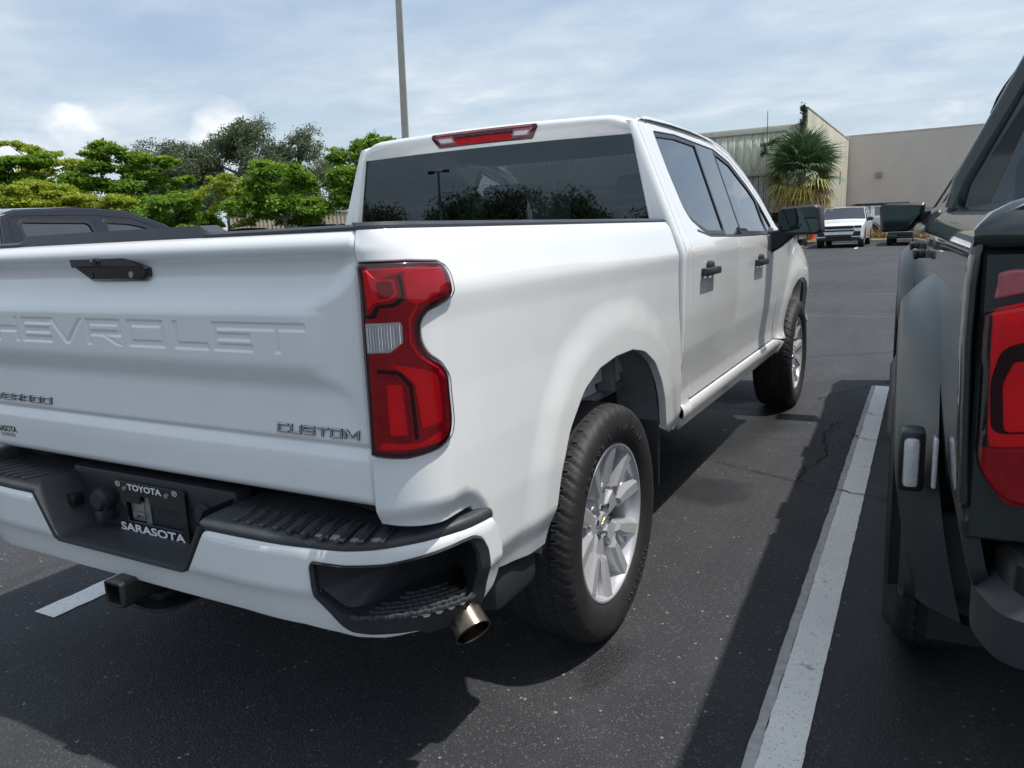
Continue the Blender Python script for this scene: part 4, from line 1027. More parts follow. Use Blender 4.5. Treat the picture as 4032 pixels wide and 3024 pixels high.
    for z in zs_:
        h_ = hw(z); X = CX(2.13, z)
        prof = [(h_-.004, 2.048), (h_+.002, 2.026), (h_+.010, 2.014), (h_+.022, 2.010), (X-.030, 2.012), (X-.018, 2.016), (X-.008, 2.024), (X-.003, 2.034), (X-.004, 2.046), (X-.012, 2.075)]
        if h_+.022 > X-.032: prof[3] = (X-.034, 2.012)
        V += [(s*a, b, z) for a, b in prof]
    F = [(j*10+i, j*10+i+1, (j+1)*10+i+1, (j+1)*10+i)[::s] for j in range(35) for i in range(9)]
    mk('corner_post', V, F, 'white_paint', T, sharp=50.)
# roof with the rear lip
lipp = [(2.050, 1.7575), (2.044, 1.760), (2.037, 1.7655), (2.022, 1.797), (2.0185, 1.806), (2.0165, 1.815), (2.015, 1.832), (2.018, 1.842), (2.026, 1.850), (2.045, 1.8565), (2.09, 1.862), (2.2, 1.868), (2.5, 1.876), (2.8, 1.876), (3.05, 1.868), (3.2, 1.856), (3.34, 1.838)]
def roofp(x, k):
    y, z = lipp[k]; ax_ = abs(x); W_ = .688
    if k >= 9: W_ = .688
    dz = (.016*(ax_/.69)**2+.022*sst(.60, .71, ax_)) if k > 4 else .004*(ax_/.69)**2*k/4
    y2 = y+(.022*sst(.60, .715, ax_) if 2 < k < 10 else 0)
    return (x, y2, z-dz)
xs_ = [-.722, -.715, -.70, -.685, -.66, -.63, -.60]+lin(-.55, .55, 15)+[.60, .63, .66, .685, .70, .715, .722]
grid('roof', roofp, xs_, list(range(len(lipp))), 'white_paint', T, flip=False, sharp=50.)
# centre brake lamp
def rlip(x, z):
    y = float(np.interp(z, [a[1] for a in lipp[:8]], [a[0] for a in lipp[:8]]))
    return np.array([x, y-.0005, z-.016*(abs(x)/.69)**2])
chm = panel('centre_brake_light', rnd([(-.246, 1.782), (.246, 1.782), (.279, 1.829), (.274, 1.8445), (-.274, 1.8445), (-.279, 1.829)], .006, 3), rlip, 'lens_maroon', T, res=.02, r=.003, lip=.01, off=.005)
for s in (1, -1):
    Q = [(s*.148, 1.800), (s*.230, 1.800), (s*.258, 1.829), (s*.160, 1.829)]
    panel('cargo_lamp', rnd(Q, .004, 2), rlip, 'lens_pink', chm, res=.02, r=.002, lip=.004, off=.0066)
    panel('cargo_bulb', rnd([(s*.160, 1.805), (s*.226, 1.805), (s*.240, 1.820), (s*.166, 1.820)], .003, 2), rlip, 'grey_lens', chm, res=.02, r=.001, lip=.003, off=.0085)
panel('lamp_bar', rnd([(-.140, 1.790), (.140, 1.790), (.150, 1.815), (-.150, 1.815)], .004, 2), rlip, 'lens_red_deep', chm, res=.03, r=.001, lip=.004, off=.0062)
panel('lamp_top', rnd([(-.252, 1.834), (.252, 1.834), (.250, 1.840), (-.250, 1.840)], .002, 2), rlip, 'lens_pink', chm, res=.03, r=.001, lip=.004, off=.0062)
# back window and cab interior
def bwin(x, z): return np.array([x, 2.044-.000*z-.010*(1-(x/.78)**2), z])
panel('back_window', [(-hw(1.30), 1.30), (hw(1.30), 1.30), (hw(1.764), 1.766), (-hw(1.764), 1.766)], bwin, 'tinted_glass', T, res=.08, r=.001, lip=.004)
mb = MB(); mb.box((-.84, 2.055, .62), (.84, 2.09, 1.32)); mb.box((-.86, 2.06, .60), (.86, 4.2, .66)); mb.build('cab_floor', 'seat_cloth', T)
mb = MB(); mb.box((-.80, 3.95, 1.0), (.80, 4.25, 1.29), .05); mb.build('dashboard', 'seat_cloth', T)
for x in (-.42, .42):
    mb = MB(); mb.box((x-.26, 3.05, .75), (x+.26, 3.55, .95), .05); mb.box((x-.25, 2.90, .90), (x+.25, 3.05, 1.44), .06); st = mb.build('front_seat', 'seat_cloth', T)
    mb = MB(); mb.box((x-.14, 2.90, 1.48), (x+.14, 3.0, 1.66), .05); mb.tube([(x-.06, 2.95, 1.42), (x-.06, 2.95, 1.5)], .008); mb.tube([(x+.06, 2.95, 1.42), (x+.06, 2.95, 1.5)], .008); mb.build('headrest', 'seat_cloth', st)
mb = MB(); mb.box((-.75, 2.20, .75), (.75, 2.65, .95), .05); mb.box((-.75, 2.11, .90), (.75, 2.25, 1.40), .05); rs = mb.build('rear_seat', 'seat_cloth', T)
for x in (-.48, .0, .48): mb = MB(); mb.box((x-.12, 2.12, 1.40), (x+.12, 2.22, 1.54 if x else 1.50), .04); mb.build('headrest', 'seat_cloth', rs)
mb = MB(); mb.box((-.66, 2.10, 1.795), (.66, 3.25, 1.815)); mb.build('headliner', 'seat_cloth', T)
V = []
for (y, z, wx) in ((4.22, 1.31, .84), (3.85, 1.62, .735), (3.36, 1.835, .66)): V += [(-wx, y-.06, z), (-wx*.5, y, z+.01), (wx*.5, y, z+.01), (wx, y-.06, z)]
mk('windscreen', V, [(j*4+i, j*4+i+1, (j+1)*4+i+1, (j+1)*4+i) for j in range(2) for i in range(3)], 'clear_glass', T)
V = []
for (y, z) in ((4.12, 1.300), (4.5, 1.312), (5.0, 1.278), (5.5, 1.205), (5.78, 1.11), (5.85, 1.0), (5.86, .5)): V += [(-CX(min(y, 5.8), min(z, 1.29))*(1 if y < 5.8 else .97), y, z-.02), (-.55, y, z+.02), (.55, y, z+.02), (CX(min(y, 5.8), min(z, 1.29))*(1 if y < 5.8 else .97), y, z-.02)]
mk('hood', V, [(j*4+i, j*4+i+1, (j+1)*4+i+1, (j+1)*4+i) for j in range(6) for i in range(3)], 'white_paint', T)
mb = MB(); mb.box((-.80, 5.74, .50), (.80, 5.88, .70), .05); mb.build('front_bumper', 'white_paint', T)
# ------------------------------------------------------------------ dark green pickup alongside (local frame, rear face at y=0, turned 2.6 degrees)
G = thing('pickup_truck', 'dark grey-green off-road pickup with flared arches, cut off by the right edge', 'truck', (2.899, .451, 0), RD(2.61))
RXT = _tab([(.55, .90), (.62, .955), (.72, .985), (.85, 1.000), (1.0, 1.008), (1.15, 1.013), (1.25, 1.012), (1.31, 1.008), (1.345, 1.000), (1.37, .982), (1.388, .952), (1.402, .905), (1.411, .85), (1.415, .79)], .005)
def rs(u, v):      # bed side, left: u runs forward
    X = _lk(RXT, v); r_ = .022
    if u < r_:
        a = max(0, (r_-u)/r_); a = a*pi/2
        return np.array([-(X-r_+r_*cos(a)) if u > -.02 else -(X-r_), r_-r_*sin(a), v])
    return np.array([-X, u, v])
AC = (1.215, .46)
def garc(r_, a0, a1, n): return [(AC[0]+r_*cos(t_), min(AC[1]+r_*sin(t_), 1.13)) for t_ in lin(a0, a1, n)]
bedg = [(.004, .86), (.40, .86), (.55, .70)]+garc(.62, RD(158), RD(22), 22)+[(1.88, .62), (2.02, .62), (2.02, 1.404), (.004, 1.404)]
panel('bed_side', bedg, rs, 'green_paint', G, res=.02, r=.006, lip=.03, flip=True)
mb = MB(); mb.box((-.80, .03, .88), (.94, .06, 1.40), .015); mb.build('tailgate', 'green_paint', G)
mb = MB(); mb.box((-.90, .06, .60), (.90, 2.0, .90)); mb.box((-.78, .06, 1.38), (.90, 2.0, 1.402)); mb.build('bed_box', 'trim_black', G)
mb = MB(); mb.box((-.82, .02, 1.400), (-.74, 2.0, 1.412), .003); mb.build('bed_rail_cap', 'trim_black', G)
# lower quarter cladding
def rq(u, v): return rs(u, v)+np.array([.004+.10*max(0, (.80-v)), 0, 0])
panel('quarter_cladding', [(.03, .70), (.30, .62), (.56, .60), (.60, .70), (.42, .852), (.03, .852)], rq, 'black_plastic', G, res=.05, r=.006, lip=.03, flip=True)
def arch_flare(yc, name, xoff=0., lamps=True):
    V = []; n = 44; prof = [(.735, -1.006), (.725, -1.020), (.690, -1.060), (.655, -1.092), (.640, -1.100), (.575, -1.104), (.560, -1.098), (.552, -1.080), (.552, -.98)]
    for i in range(n):
        t_ = RD(200)-RD(220)*i/(n-1)
        for (r_, X) in prof:
            z = .47+r_*sin(t_); z = z if z < 1.10+(r_-.55)*.55 else 1.10+(r_-.55)*.55+(z-1.10-(r_-.55)*.55)*.25
            y = yc+r_*cos(t_)*1.02
            X_ = X
            if z < .80: X_ = X+.045*((.80-z)/.3)**1.5
            V.append((X_+xoff, y, max(z, .40)))
    m_ = len(prof); F = [(i*m_+k, i*m_+k+1, (i+1)*m_+k+1, (i+1)*m_+k) for i in range(n-1) for k in range(m_-1)]
    ic = 8 if lamps else 0
    fl_ = mk('wheel_flare', V, F[ic*(m_-1):], 'flare_paint', G, sharp=32.)
    if ic: mk('flare_lower', V[:(ic+1)*m_], F[:ic*(m_-1)], 'black_plastic', fl_, sharp=32.)
    # dark rubber edge of the flare
    V = []
    for i in range(n):
        t_ = RD(200)-RD(220)*i/(n-1)
        for (r_, X) in ((.556, -1.100), (.548, -1.088), (.540, -1.05), (.535, -.96)):
            z = .47+r_*sin(t_); z = z if z < 1.098 else 1.098+(z-1.098)*.25
            V.append((X+xoff, yc+r_*cos(t_)*1.02, max(z, .40)))
    mk('flare_edge', V, [(i*4+k, i*4+k+1, (i+1)*4+k+1, (i+1)*4+k) for i in range(n-1) for k in range(3)], 'black_plastic', fl_)
    if lamps:
        mb = MB(); mb.box((-1.092, yc-.745, .725), (-1.036, yc-.665, .875), .012); ml = mb.build('marker_lamp', 'trim_black', fl_)
        mb = MB(); mb.box((-1.082, yc-.758, .740), (-1.048, yc-.735, .860), .010); mb.build('lamp_lens', 'grey_lens', ml)
        mb = MB(); mb.box((-1.022, yc-.765, .745), (-1.010, yc-.71, .865), .008); mb.build('lamp_lens', 'grey_lens', ml)
    mb = MB(); mb.prism(rnd([(yc-.66, .42), (yc-.55, .36), (yc-.53, .62), (yc-.63, .66)], .05, 4), .86, 1.075, ((0, 0, 0), (0, 1, 0), (0, 0, 1), (-1, 0, 0)), .012); mb.build('mud_guard', 'black_plastic', fl_)
    mb = MB(); V = []
    for i in range(n):
        t_ = RD(200)-RD(220)*i/(n-1)
        for X in (-1.0, -.55): V.append((X, yc+.60*cos(t_), min(.47+.60*sin(t_), 1.08)))
    mb.add(V, [(2*i, 2*i+1, 2*i+3, 2*i+2) for i in range(n-1)]).build('arch_liner', 'underbody', G)
arch_flare(AC[0], 'rear'); arch_flare(4.905, 'front', 0., False)
wg = make_wheel(G, -.948, AC[0], .44, -1, .160, False); wg.rotation_euler = (.3, 0, pi)
copy_wheel(wg, G, (-.948, 4.905, .44), (.8, 0, pi)); copy_wheel(wg, G, (.925, AC[0], .44), (.2, 0, 0)); copy_wheel(wg, G, (.925, 4.905, .44), (.7, 0, 0))
# tail lamp wrapping the corner
def rl(u, v):
    X = _lk(RXT, v); r_ = .060; xs0 = X-.032
    if u <= 0: return np.array([-(xs0-r_)-u, -.012, v])
    a = min(u/r_, pi/2); e_ = max(0, u-r_*pi/2)
    return np.array([-(xs0-r_+r_*sin(a)), -.012+r_*(1-cos(a))+e_, v])
lampg = panel('tail_light', rnd([(-.20, .870), (.020, .880), (.060, .930), (.078, 1.00), (.090, 1.205), (-.02, 1.235), (-.20, 1.20)], .02, 3), rl, 'lens_red', G, res=.03, r=.006, lip=.04, flip=True, off=.004)
panel('upper_lens', rnd([(-.20, 1.222), (-.02, 1.250), (.080, 1.222), (.074, 1.270), (.030, 1.282), (-.20, 1.278)], .01, 3), rl, 'lens_pink', lampg, res=.03, r=.005, lip=.03, flip=True, off=.004)
panel('lower_lens', rnd([(-.20, .868), (.018, .878), (.056, .925), (.070, .972), (-.01, .985), (-.20, .955)], .012, 3), rl, 'lens_red_deep', lampg, res=.03, r=.006, lip=.01, flip=True, off=.012)
panel('light_bar', rnd([(-.035, 1.01), (.043, 1.00), (.047, 1.09), (.031, 1.15), (-.007, 1.165), (-.025, 1.14)], .02, 4), rl, 'lens_dark', lampg, res=.02, r=.004, lip=.01, flip=True, off=.008)
panel('bar_light', rnd([(-.019, 1.012), (.023, 1.006), (.027, 1.09), (.013, 1.13), (-.007, 1.13), (-.013, 1.10)], .012, 4), rl, 'lens_red', lampg, res=.02, r=.003, lip=.006, flip=True, off=.011)
panel('side_lens', rnd([(.052, .990), (.070, .982), (.082, 1.19), (.066, 1.205)], .01, 3), rl, 'lens_maroon', lampg, res=.03, r=.003, lip=.01, flip=True, off=.0075)
mb = MB(); mb.prism([(-.985, .80), (-.60, .80), (-.60, 1.312), (-.988, 1.312)], -.06, -.006, ((0, 0, 0), (1, 0, 0), (0, 0, 1), (0, -1, 0)), .006); bc_ = mb.build('bed_corner', 'green_paint', G)
mb = MB(); V = []
for k_, (yy_, zz0) in enumerate(((.05, 1.318), (-.004, 1.318), (-.016, 1.326), (-.020, 1.338), (-.014, 1.356), (.004, 1.380), (.030, 1.398), (.060, 1.409), (.10, 1.412))):
    for xx_ in (-1.004, -.996, -.978, -.95, -.90, -.84, -.76, -.60):
        lim = float(np.interp(-xx_, [.60, .85, .905, .952, .982, 1.004], [1.415, 1.411, 1.402, 1.388, 1.370, 1.345])); V.append((xx_, yy_+.018*sst(.95, 1.004, -xx_), min(zz0, lim+.003)))
mb.add(V, [(k_*8+i_, k_*8+i_+1, k_*8+i_+9, k_*8+i_+8) for k_ in range(8) for i_ in range(7)]).build('bed_end_cap', 'green_paint', bc_, sharp=60.)
panel('outer_lens', rnd([(-.20, .872), (.018, .882), (.058, .932), (.076, 1.00), (.088, 1.203), (-.02, 1.233), (-.20, 1.198)], .02, 3), rl, 'lens_clear', lampg, res=.03, r=.010, lip=.012, flip=True, off=.018)
# bumper corner
mb = MB(); pr = rnd([(-.955, .16), (-.965, .03), (-.93, -.085), (-.80, -.115), (.80, -.115), (.93, -.085), (.965, .03), (.955, .16)], .04, 4)
mb.prism(pr, .615, .735, ((0, 0, 0), (1, 0, 0), (0, 1, 0), (0, 0, 1)), .035); rbm = mb.build('rear_bumper', 'black_plastic', G)
mb = MB(); mb.prism(inset(pr if area(pr) > 0 else pr[::-1], .03), .735, .795, ((0, 0, 0), (1, 0, 0), (0, 1, 0), (0, 0, 1)), .012); mb.build('bumper_step', 'trim_black', rbm)
mb = MB(); mb.box((-.965, .015, .80), (-.93, .05, .87), .008); mb.build('corner_bracket', 'trim_black', G)
# cab
def rc(u, v):
    X = _lk(RXT, min(v, 1.30)) if v < 1.30 else 1.002-(v-1.30)*.527
    if v > 1.90: X -= .9*(v-1.90)**1.2
    if v > 1.35: X -= .010*max(0, u-3.6)
    return np.array([-X, u, v])
dr1 = [(2.04, .60), (3.10, .60), (3.10, 1.43), (2.28, 1.46), (2.30, 1.86), (3.10, 1.87), (3.10, 1.955), (2.04, 1.955)]
dr2 = [(3.105, .60), (4.20, .60), (4.30, .9), (4.30, 1.36), (4.22, 1.44), (3.90, 1.74), (3.60, 1.91), (3.105, 1.955), (3.105, 1.87), (3.55, 1.84), (3.80, 1.71), (4.10, 1.42), (3.105, 1.43)]
d1 = panel('rear_door', dr1, rc, 'green_paint', G, res=.06, r=.006, lip=.03, flip=True); d2 = panel('front_door', dr2, rc, 'green_paint', G, res=.06, r=.006, lip=.03, flip=True)
panel('window_glass', [(2.29, 1.462), (3.06, 1.435), (3.06, 1.865), (2.31, 1.855)], rc, 'side_glass', d1, res=.08, r=.002, lip=.004, off=-.008, flip=True)
panel('window_trim', [(3.055, 1.43), (3.16, 1.43), (3.16, 1.872), (3.055, 1.872)], rc, 'gloss_black', d1, res=.08, r=.002, lip=.01, off=-.004, flip=True)
panel('window_glass', [(3.155, 1.432), (4.085, 1.424), (3.79, 1.705), (3.545, 1.835), (3.155, 1.865)], rc, 'side_glass', d2, res=.08, r=.002, lip=.004, off=-.008, flip=True)
panel('fender', [(4.31, .95), (4.40, 1.10)]+[(4.905+.62*cos(t_), min(.46+.62*sin(t_), 1.13)) for t_ in lin(RD(125), RD(55), 8)]+[(5.5, .9), (5.75, .9), (5.8, 1.15), (5.6, 1.30), (4.35, 1.37), (4.31, 1.36)], rc, 'green_paint', G, res=.06, r=.006, lip=.03, flip=True)
panel('rocker_panel', [(1.9, .50), (4.2, .50), (4.2, .598), (1.9, .598)], lambda u, v: np.array([-.99, u, v]), 'black_plastic', G, res=.1, r=.01, lip=.05, flip=True)
mb = MB(); mb.tube([(-1.06, 2.0, .44), (-1.08, 2.2, .43), (-1.08, 4.0, .43), (-1.06, 4.2, .44)], .045, 12); mb.box((-1.08, 2.3, .43), (-.8, 2.36, .46)); mb.box((-1.08, 3.8, .43), (-.8, 3.86, .46)); mb.build('running_board', 'black_plastic', G)
for y0, dq in ((2.12, d1), (3.20, d2)):
    mb = MB(); mb.box((-1.058, y0+.1, 1.195), (-1.035, y0+.34, 1.235), .009); mb.box((-1.045, y0+.11, 1.2), (-1.005, y0+.15, 1.23), .004); mb.box((-1.045, y0+.29, 1.2), (-1.005, y0+.33, 1.23), .004); mb.build('door_handle', 'trim_black', dq)
V = [(-.995, 2.03, .6), (-.985, 2.02, 1.40), (-.745, 2.06, 1.90), (.745, 2.06, 1.90), (.985, 2.02, 1.40), (.995, 2.03, .6)]
mb = MB(); mb.add([(-.93, 2.03, .6), (-.93, 2.03, 1.42), (-.80, 2.045, 1.42), (-.64, 2.075, 1.88), (.64, 2.075, 1.88), (.80, 2.045, 1.42), (.93, 2.03, 1.42), (.93, 2.03, .6), (-.69, 2.06, 1.955), (.69, 2.06, 1.955)], [(0, 1, 2, 5, 6, 7), (1, 8, 3, 2), (3, 8, 9, 4), (4, 9, 6, 5)]); mb.build('cab_rear', 'green_paint', G)
mk('back_window', [(-.80, 2.04, 1.42), (.80, 2.04, 1.42), (.64, 2.07, 1.88), (-.64, 2.07, 1.88)], [(0, 1, 2, 3)], 'tinted_glass', G)
mb = MB(); 
for s in (-1,): mb.tube([(-.925+.0, 2.035, 1.40), (-.905, 2.03, 1.50), (-.80, 2.04, 1.72), (-.69, 2.06, 1.955)], .035, 12)
mb.build('corner_post', 'green_paint', G)
V = []; ys = [2.05, 2.2, 2.6, 3.0, 3.3, 3.6]; zz_ = [1.965, 1.985, 1.995, 1.99, 1.975, 1.93]
for y, z in zip(ys, zz_):
    for x, d in ((-.70, -.02), (-.66, -.008), (-.5, 0), (0, .012), (.5, 0), (.66, -.008), (.70, -.02)): V.append((x, y, z+d))
mk('roof', V, [(j*7+i, j*7+i+1, (j+1)*7+i+1, (j+1)*7+i) for j in range(5) for i in range(6)], 'green_paint', G)
mb = MB(); mb.box((-.93, 2.1, .55), (.93, 4.3, 1.0)); mb.box((-.7, 2.15, .9), (.7, 2.35, 1.6), .05); mb.box((-.85, 4.0, 1.0), (.85, 4.3, 1.35), .05); mb.build('cab_interior', 'seat_cloth', G)
mk('windscreen', [(-.92, 4.35, 1.36), (.92, 4.35, 1.36), (.68, 3.58, 1.94), (-.68, 3.58, 1.94)], [(0, 1, 2, 3)], 'clear_glass', G)
mk('hood', [(-.92, 4.33, 1.37), (0, 4.33, 1.42), (.92, 4.33, 1.37), (-.95, 5.3, 1.33), (0, 5.3, 1.37), (.95, 5.3, 1.33), (-.93, 5.8, 1.15), (0, 5.85, 1.2), (.93, 5.8, 1.15), (-.93, 5.82, .6), (0, 5.9, .6), (.93, 5.82, .6)], [(0, 1, 4, 3), (1, 2, 5, 4), (3, 4, 7, 6), (4, 5, 8, 7), (6, 7, 10, 9), (7, 8, 11, 10)], 'green_paint', G)
mb = MB(); mb.box((.95, .1, .62), (1.0, 5.7, 1.36), .02); mb.build('far_side', 'green_paint', G)
mb = MB(); mb.box((-.80, .3, .48), (.80, 5.6, .70)); mb.cyl((-.8, AC[0], .44), (.8, AC[0], .44), .06); mb.build('chassis', 'underbody', G)
# mirror on its arm
pr = rnd([(-1.222, 1.282), (-1.055, 1.282), (-.972, 1.400), (-.966, 1.462), (-1.205, 1.472), (-1.236, 1.450)], .022, 4)
FG = ((0, 4.29, 0), (1, 0, 0), (0, 0, 1), (0, -1, 0))
mb = MB(); mb.prism(pr, -.10, .075, FG, .016); gm = mb.build('wing_mirror', 'trim_black', G)
mb = MB(); mb.prism(inset(pr if area(pr) > 0 else pr[::-1], .018), .0755, .078, FG); mb.build('mirror_glass', 'mirror_glass', gm)
mb = MB(); mb.tube([(-.94, 4.20, 1.365), (-.98, 4.28, 1.37), (-1.05, 4.32, 1.375)], [.045, .04, .035], 12); mb.build('mirror_arm', 'trim_black', gm)
V = []
# ------------------------------------------------------------------ simpler vehicles further off
def vehicle(name, label, cat, loc, rz, top, paint_, W=1.9, belt=1.0, wins=(), shield=None, back=None, wheels=(.9, 3.7), r=.36, tumble=.30, roofm=None, sill=.35, group=None, roof_ix=None, nose=None):
    """side contour `top` runs from the tail over the roof to the nose, y forward from the tail"""
    t = thing(name, label, cat, loc, rz, group)
    def wx(z, y=0): 
        w_ = W/2-(max(0, z-belt)*tumble)-.03*max(0, (sill+.12-z)/.12)
        L_ = top[-1][0]; w_ -= .10*max(0, (y-(L_-.5))/.5)**2+.06*max(0, (.3-y)/.3)**2; return w_
    out = list(top)
    bot = []
    for yc in sorted(wheels, reverse=True): bot += [(yc+(r+.06)*cos(a), r+(r+.06)*sin(a)) for a in lin(-.1, pi+.1, 12)]
    outline = [(top[0][0], sill)]; outline = outline[:0]
    poly = list(top)+[(top[-1][0]-.05, sill)]+bot+[(top[0][0]+.05, sill)]
    hole = [w_ for w_ in wins]
    def fR(u, v): return np.array([wx(v, u), u, v])
    def fL(u, v): return np.array([-wx(v, u), u, v])
    # contour runs tail->nose along the top, so reverse for counter-clockwise
    for f, fl_ in ((fR, False), (fL, True)):
        panel('body_side', poly[::-1], f, paint_, t, holes=[h_ for h_ in hole], res=.12, r=.02, lip=.04, flip=fl_)
        for h_ in hole: panel('window_glass', h_, f, 'far_glass', t, res=.2, r=.004, lip=.01, off=-.012, flip=fl_)
    n = len(top)
    def strip(nm, i0, i1, m_, off=0.):
        V = []
        for i in range(i0, i1+1):
            y, z = top[i]; w_ = wx(z, y)-.012
            for k in (-1, -.92, -.5, 0, .5, .92, 1): V.append((k*w_, y-(.06 if z < belt+.05 and i > n//2 else 0)*k*k*0, z+off+.03*(1-k*k)*(1 if z > belt else .5)))
        return mk(nm, V, [(j*7+i, j*7+i+1, (j+1)*7+i+1, (j+1)*7+i) for j in range(i1-i0) for i in range(6)], m_, t, sharp=50.)
    s0, s1 = shield; b0, b1 = back
    if b0 > 0: strip('tail_panel', 0, b0, paint_)
    strip('back_glass', b0, b1, 'far_glass'); strip('roof', b1, s0, roofm or paint_); strip('windscreen', s0, s1, 'far_glass'); strip('hood', s1, n-1, paint_)
    mb = MB(); mb.box((-W/2+.12, top[0][0]+.1, sill), (W/2-.12, top[-1][0]-.1, belt-.15)); mb.build('interior', 'underbody', t)
    for yc in wheels:
        for s in (1, -1):
            mb = MB(); mb.lathe([(-.11, r*.62), (-.12, r*.9), (-.09, r), (.09, r), (.12, r*.9), (.11, r*.62)], 28); wv = mb.build('wheel', 'rubber', t); wv.location = (s*(W/2-.14), yc, r)
            mb = MB(); mb.lathe([(s*.06, 0), (s*.085, r*.1), (s*.075, r*.5), (s*.10, r*.63)], 20); mb.build('rim', 'rim_silver', wv)
    return t, wx
suvtop = [(0.0, .45), (-.02, .75), (.02, 1.02), (.10, 1.12), (.45, 1.66), (.62, 1.72), (1.2, 1.76), (2.2, 1.75), (2.75, 1.70), (3.45, 1.20), (3.62, 1.13), (4.3, 1.07), (4.72, .95), (4.85, .80), (4.86, .45)]
def suvwins(b=1.08): return [[(.60, b+.06), (1.25, b+.03), (1.25, 1.62), (.80, 1.60)], [(1.33, b+.03), (2.05, b), (2.05, 1.64), (1.33, 1.63)], [(2.13, b), (3.25, b), (2.78, 1.58), (2.60, 1.625), (2.13, 1.64)]]
def front_end(t, kind='suv'):
    """grille, lamps and lower mouth on the nose of a car built by vehicle()"""
    mb = MB(); mb.box((-.58, 4.80, .82), (.58, 4.885, .945), .012); g = mb.build('grille', 'trim_black', t)
    for k in range(7): mb = MB(); mb.box((-.53+k*.155, 4.875, .835), (-.40+k*.155, 4.893, .93), .006); mb.build('grille_slot', 'gloss_black', g)
    for s in (1, -1):
        a, b = sorted((s*.60, s*.90)); mb = MB(); mb.box((a, 4.70, .85), (b, 4.862, .945), .02); mb.build('headlight', 'badge_dark', t)
        mb = MB(); mb.prism([(s*.52, .50), (s*.86, .50), (s*.88, .70), (s*.62, .70)], 4.75, 4.878, ((0, 0, 0), (1, 0, 0), (0, 0, 1), (0, 1, 0)), .01); mb.build('fog_recess', 'trim_black', t)
    mb = MB(); mb.box((-.62, 4.80, .705), (.62, 4.882, .765), .01); mb.build('upper_intake', 'trim_black', t)
    mb = MB(); mb.box((-.52, 4.80, .42), (.52, 4.880, .575), .02); mb.build('lower_intake', 'trim_black', t)
    mb = MB(); mb.box((-.90, 4.62, .30), (.90, 4.83, .46), .03); mb.build('skid_plate', 'trim_black', t)
def mirrors(t, paint_, W=1.94, y=3.2, z=1.12):
    for s in (1, -1):
        mb = MB(); a, b = sorted((s*(W/2+.02), s*(W/2+.24))); mb.box((a, y-.05, z), (b, y+.09, z+.16), .03); mb.box((min(s*(W/2-.1), s*(W/2+.05)), y, z+.02), (max(s*(W/2-.1), s*(W/2+.05)), y+.05, z+.06)); mb.build('wing_mirror', paint_, t)
gz = ground_z
# white SUV facing us
JX, JY = -2.12, 40.3
t, wx = vehicle('suv', 'white SUV facing us across the lot, seen between the two pickups’ mirrors', 'car', (JX, JY, gz(JX, 36)), pi, suvtop, 'far_white_paint', 1.96, 1.08, suvwins(), (8, 9), (3, 4), (.92, 3.88), .38)
front_end(t); mirrors(t, 'trim_black')
mb = MB(); mb.tube([(-.70, .7, 1.78), (-.70, 2.5, 1.79)], .018); mb.build('roof_rail', 'trim_black', t)
mb = MB(); mb.tube([(.70, .7, 1.78), (.70, 2.5, 1.79)], .018); mb.build('roof_rail', 'trim_black', t)
mb = MB(); mb.box((.50, 2.83, 1.61), (.62, 2.86, 1.66)); mb.build('window_sticker', 'white_print', t)
# black car beside it, only its nose shows under the other pickup's mirror
t, wx = vehicle('car', 'black car facing us, mostly hidden behind the dark pickup’s mirror', 'car', (.62, 41.2, gz(0, 36)), pi, [(a, b*.93) for a, b in suvtop], 'black_paint', 1.92, 1.02, [[(y_, z_*.93) for y_, z_ in w_] for w_ in suvwins()], (8, 9), (3, 4), (.92, 3.88), .36)
front_end(t); mb = MB(); mb.box((-.80, 4.84, .575), (.85, 4.892, .600), .006); mb.build('chrome_strip', 'chrome', t)
# off-road car, side on, with black soft top
ot = [(0.0, .60), (-.03, 1.05), (.0, 1.20), (.05, 1.80), (.15, 1.86), (1.6, 1.88), (2.55, 1.86), (2.85, 1.26), (2.95, 1.22), (4.05, 1.17), (4.15, 1.05), (4.18, .60)]
t, wx = vehicle('off_road_car', 'white boxy off-road car with black roof, parked side on behind the white SUV', 'car', (-2.45, 43.9, gz(0, 43)), RD(-74), ot, 'far_white_paint', 1.80, 1.2, [[(.12, 1.26), (.75, 1.26), (.75, 1.76), (.15, 1.76)], [(.95, 1.28), (1.62, 1.28), (1.62, 1.72), (.95, 1.74)], [(1.72, 1.28), (2.45, 1.28), (2.38, 1.72), (1.72, 1.72)]], (6, 7), (2, 3), (.75, 3.35), .42, .10, 'trim_black', .55)
mb = MB(); mb.box((-.86, .0, 1.78), (.86, 2.6, 1.93), .05); mb.box((-.80, -.02, 1.25), (.80, .9, 1.80), .03); mb.build('soft_top', 'trim_black', t)
for yc in (.75, 3.35):
    for s in (1, -1): mb = MB(); V = [(s*x_, yc+.58*cos(a), .42+.56*sin(a)) for a in lin(.15, pi-.15, 14) for x_ in (.80, 1.0)]; mb.add(V, [(2*i, 2*i+1, 2*i+3, 2*i+2) for i in range(13)]); mb.build('fender_flare', 'trim_black', t)
mb = MB(); mb.cyl((0, -.05, .95), (0, -.25, .95), .40, n=28); mb.build('spare_wheel', 'rubber', t)
mb = MB(); mb.box((-.93, 1.25, 1.00), (-.90, 1.42, 1.03)); mb.box((.90, 1.25, 1.00), (.93, 1.42, 1.03)); mb.build('door_handle', 'trim_black', t)
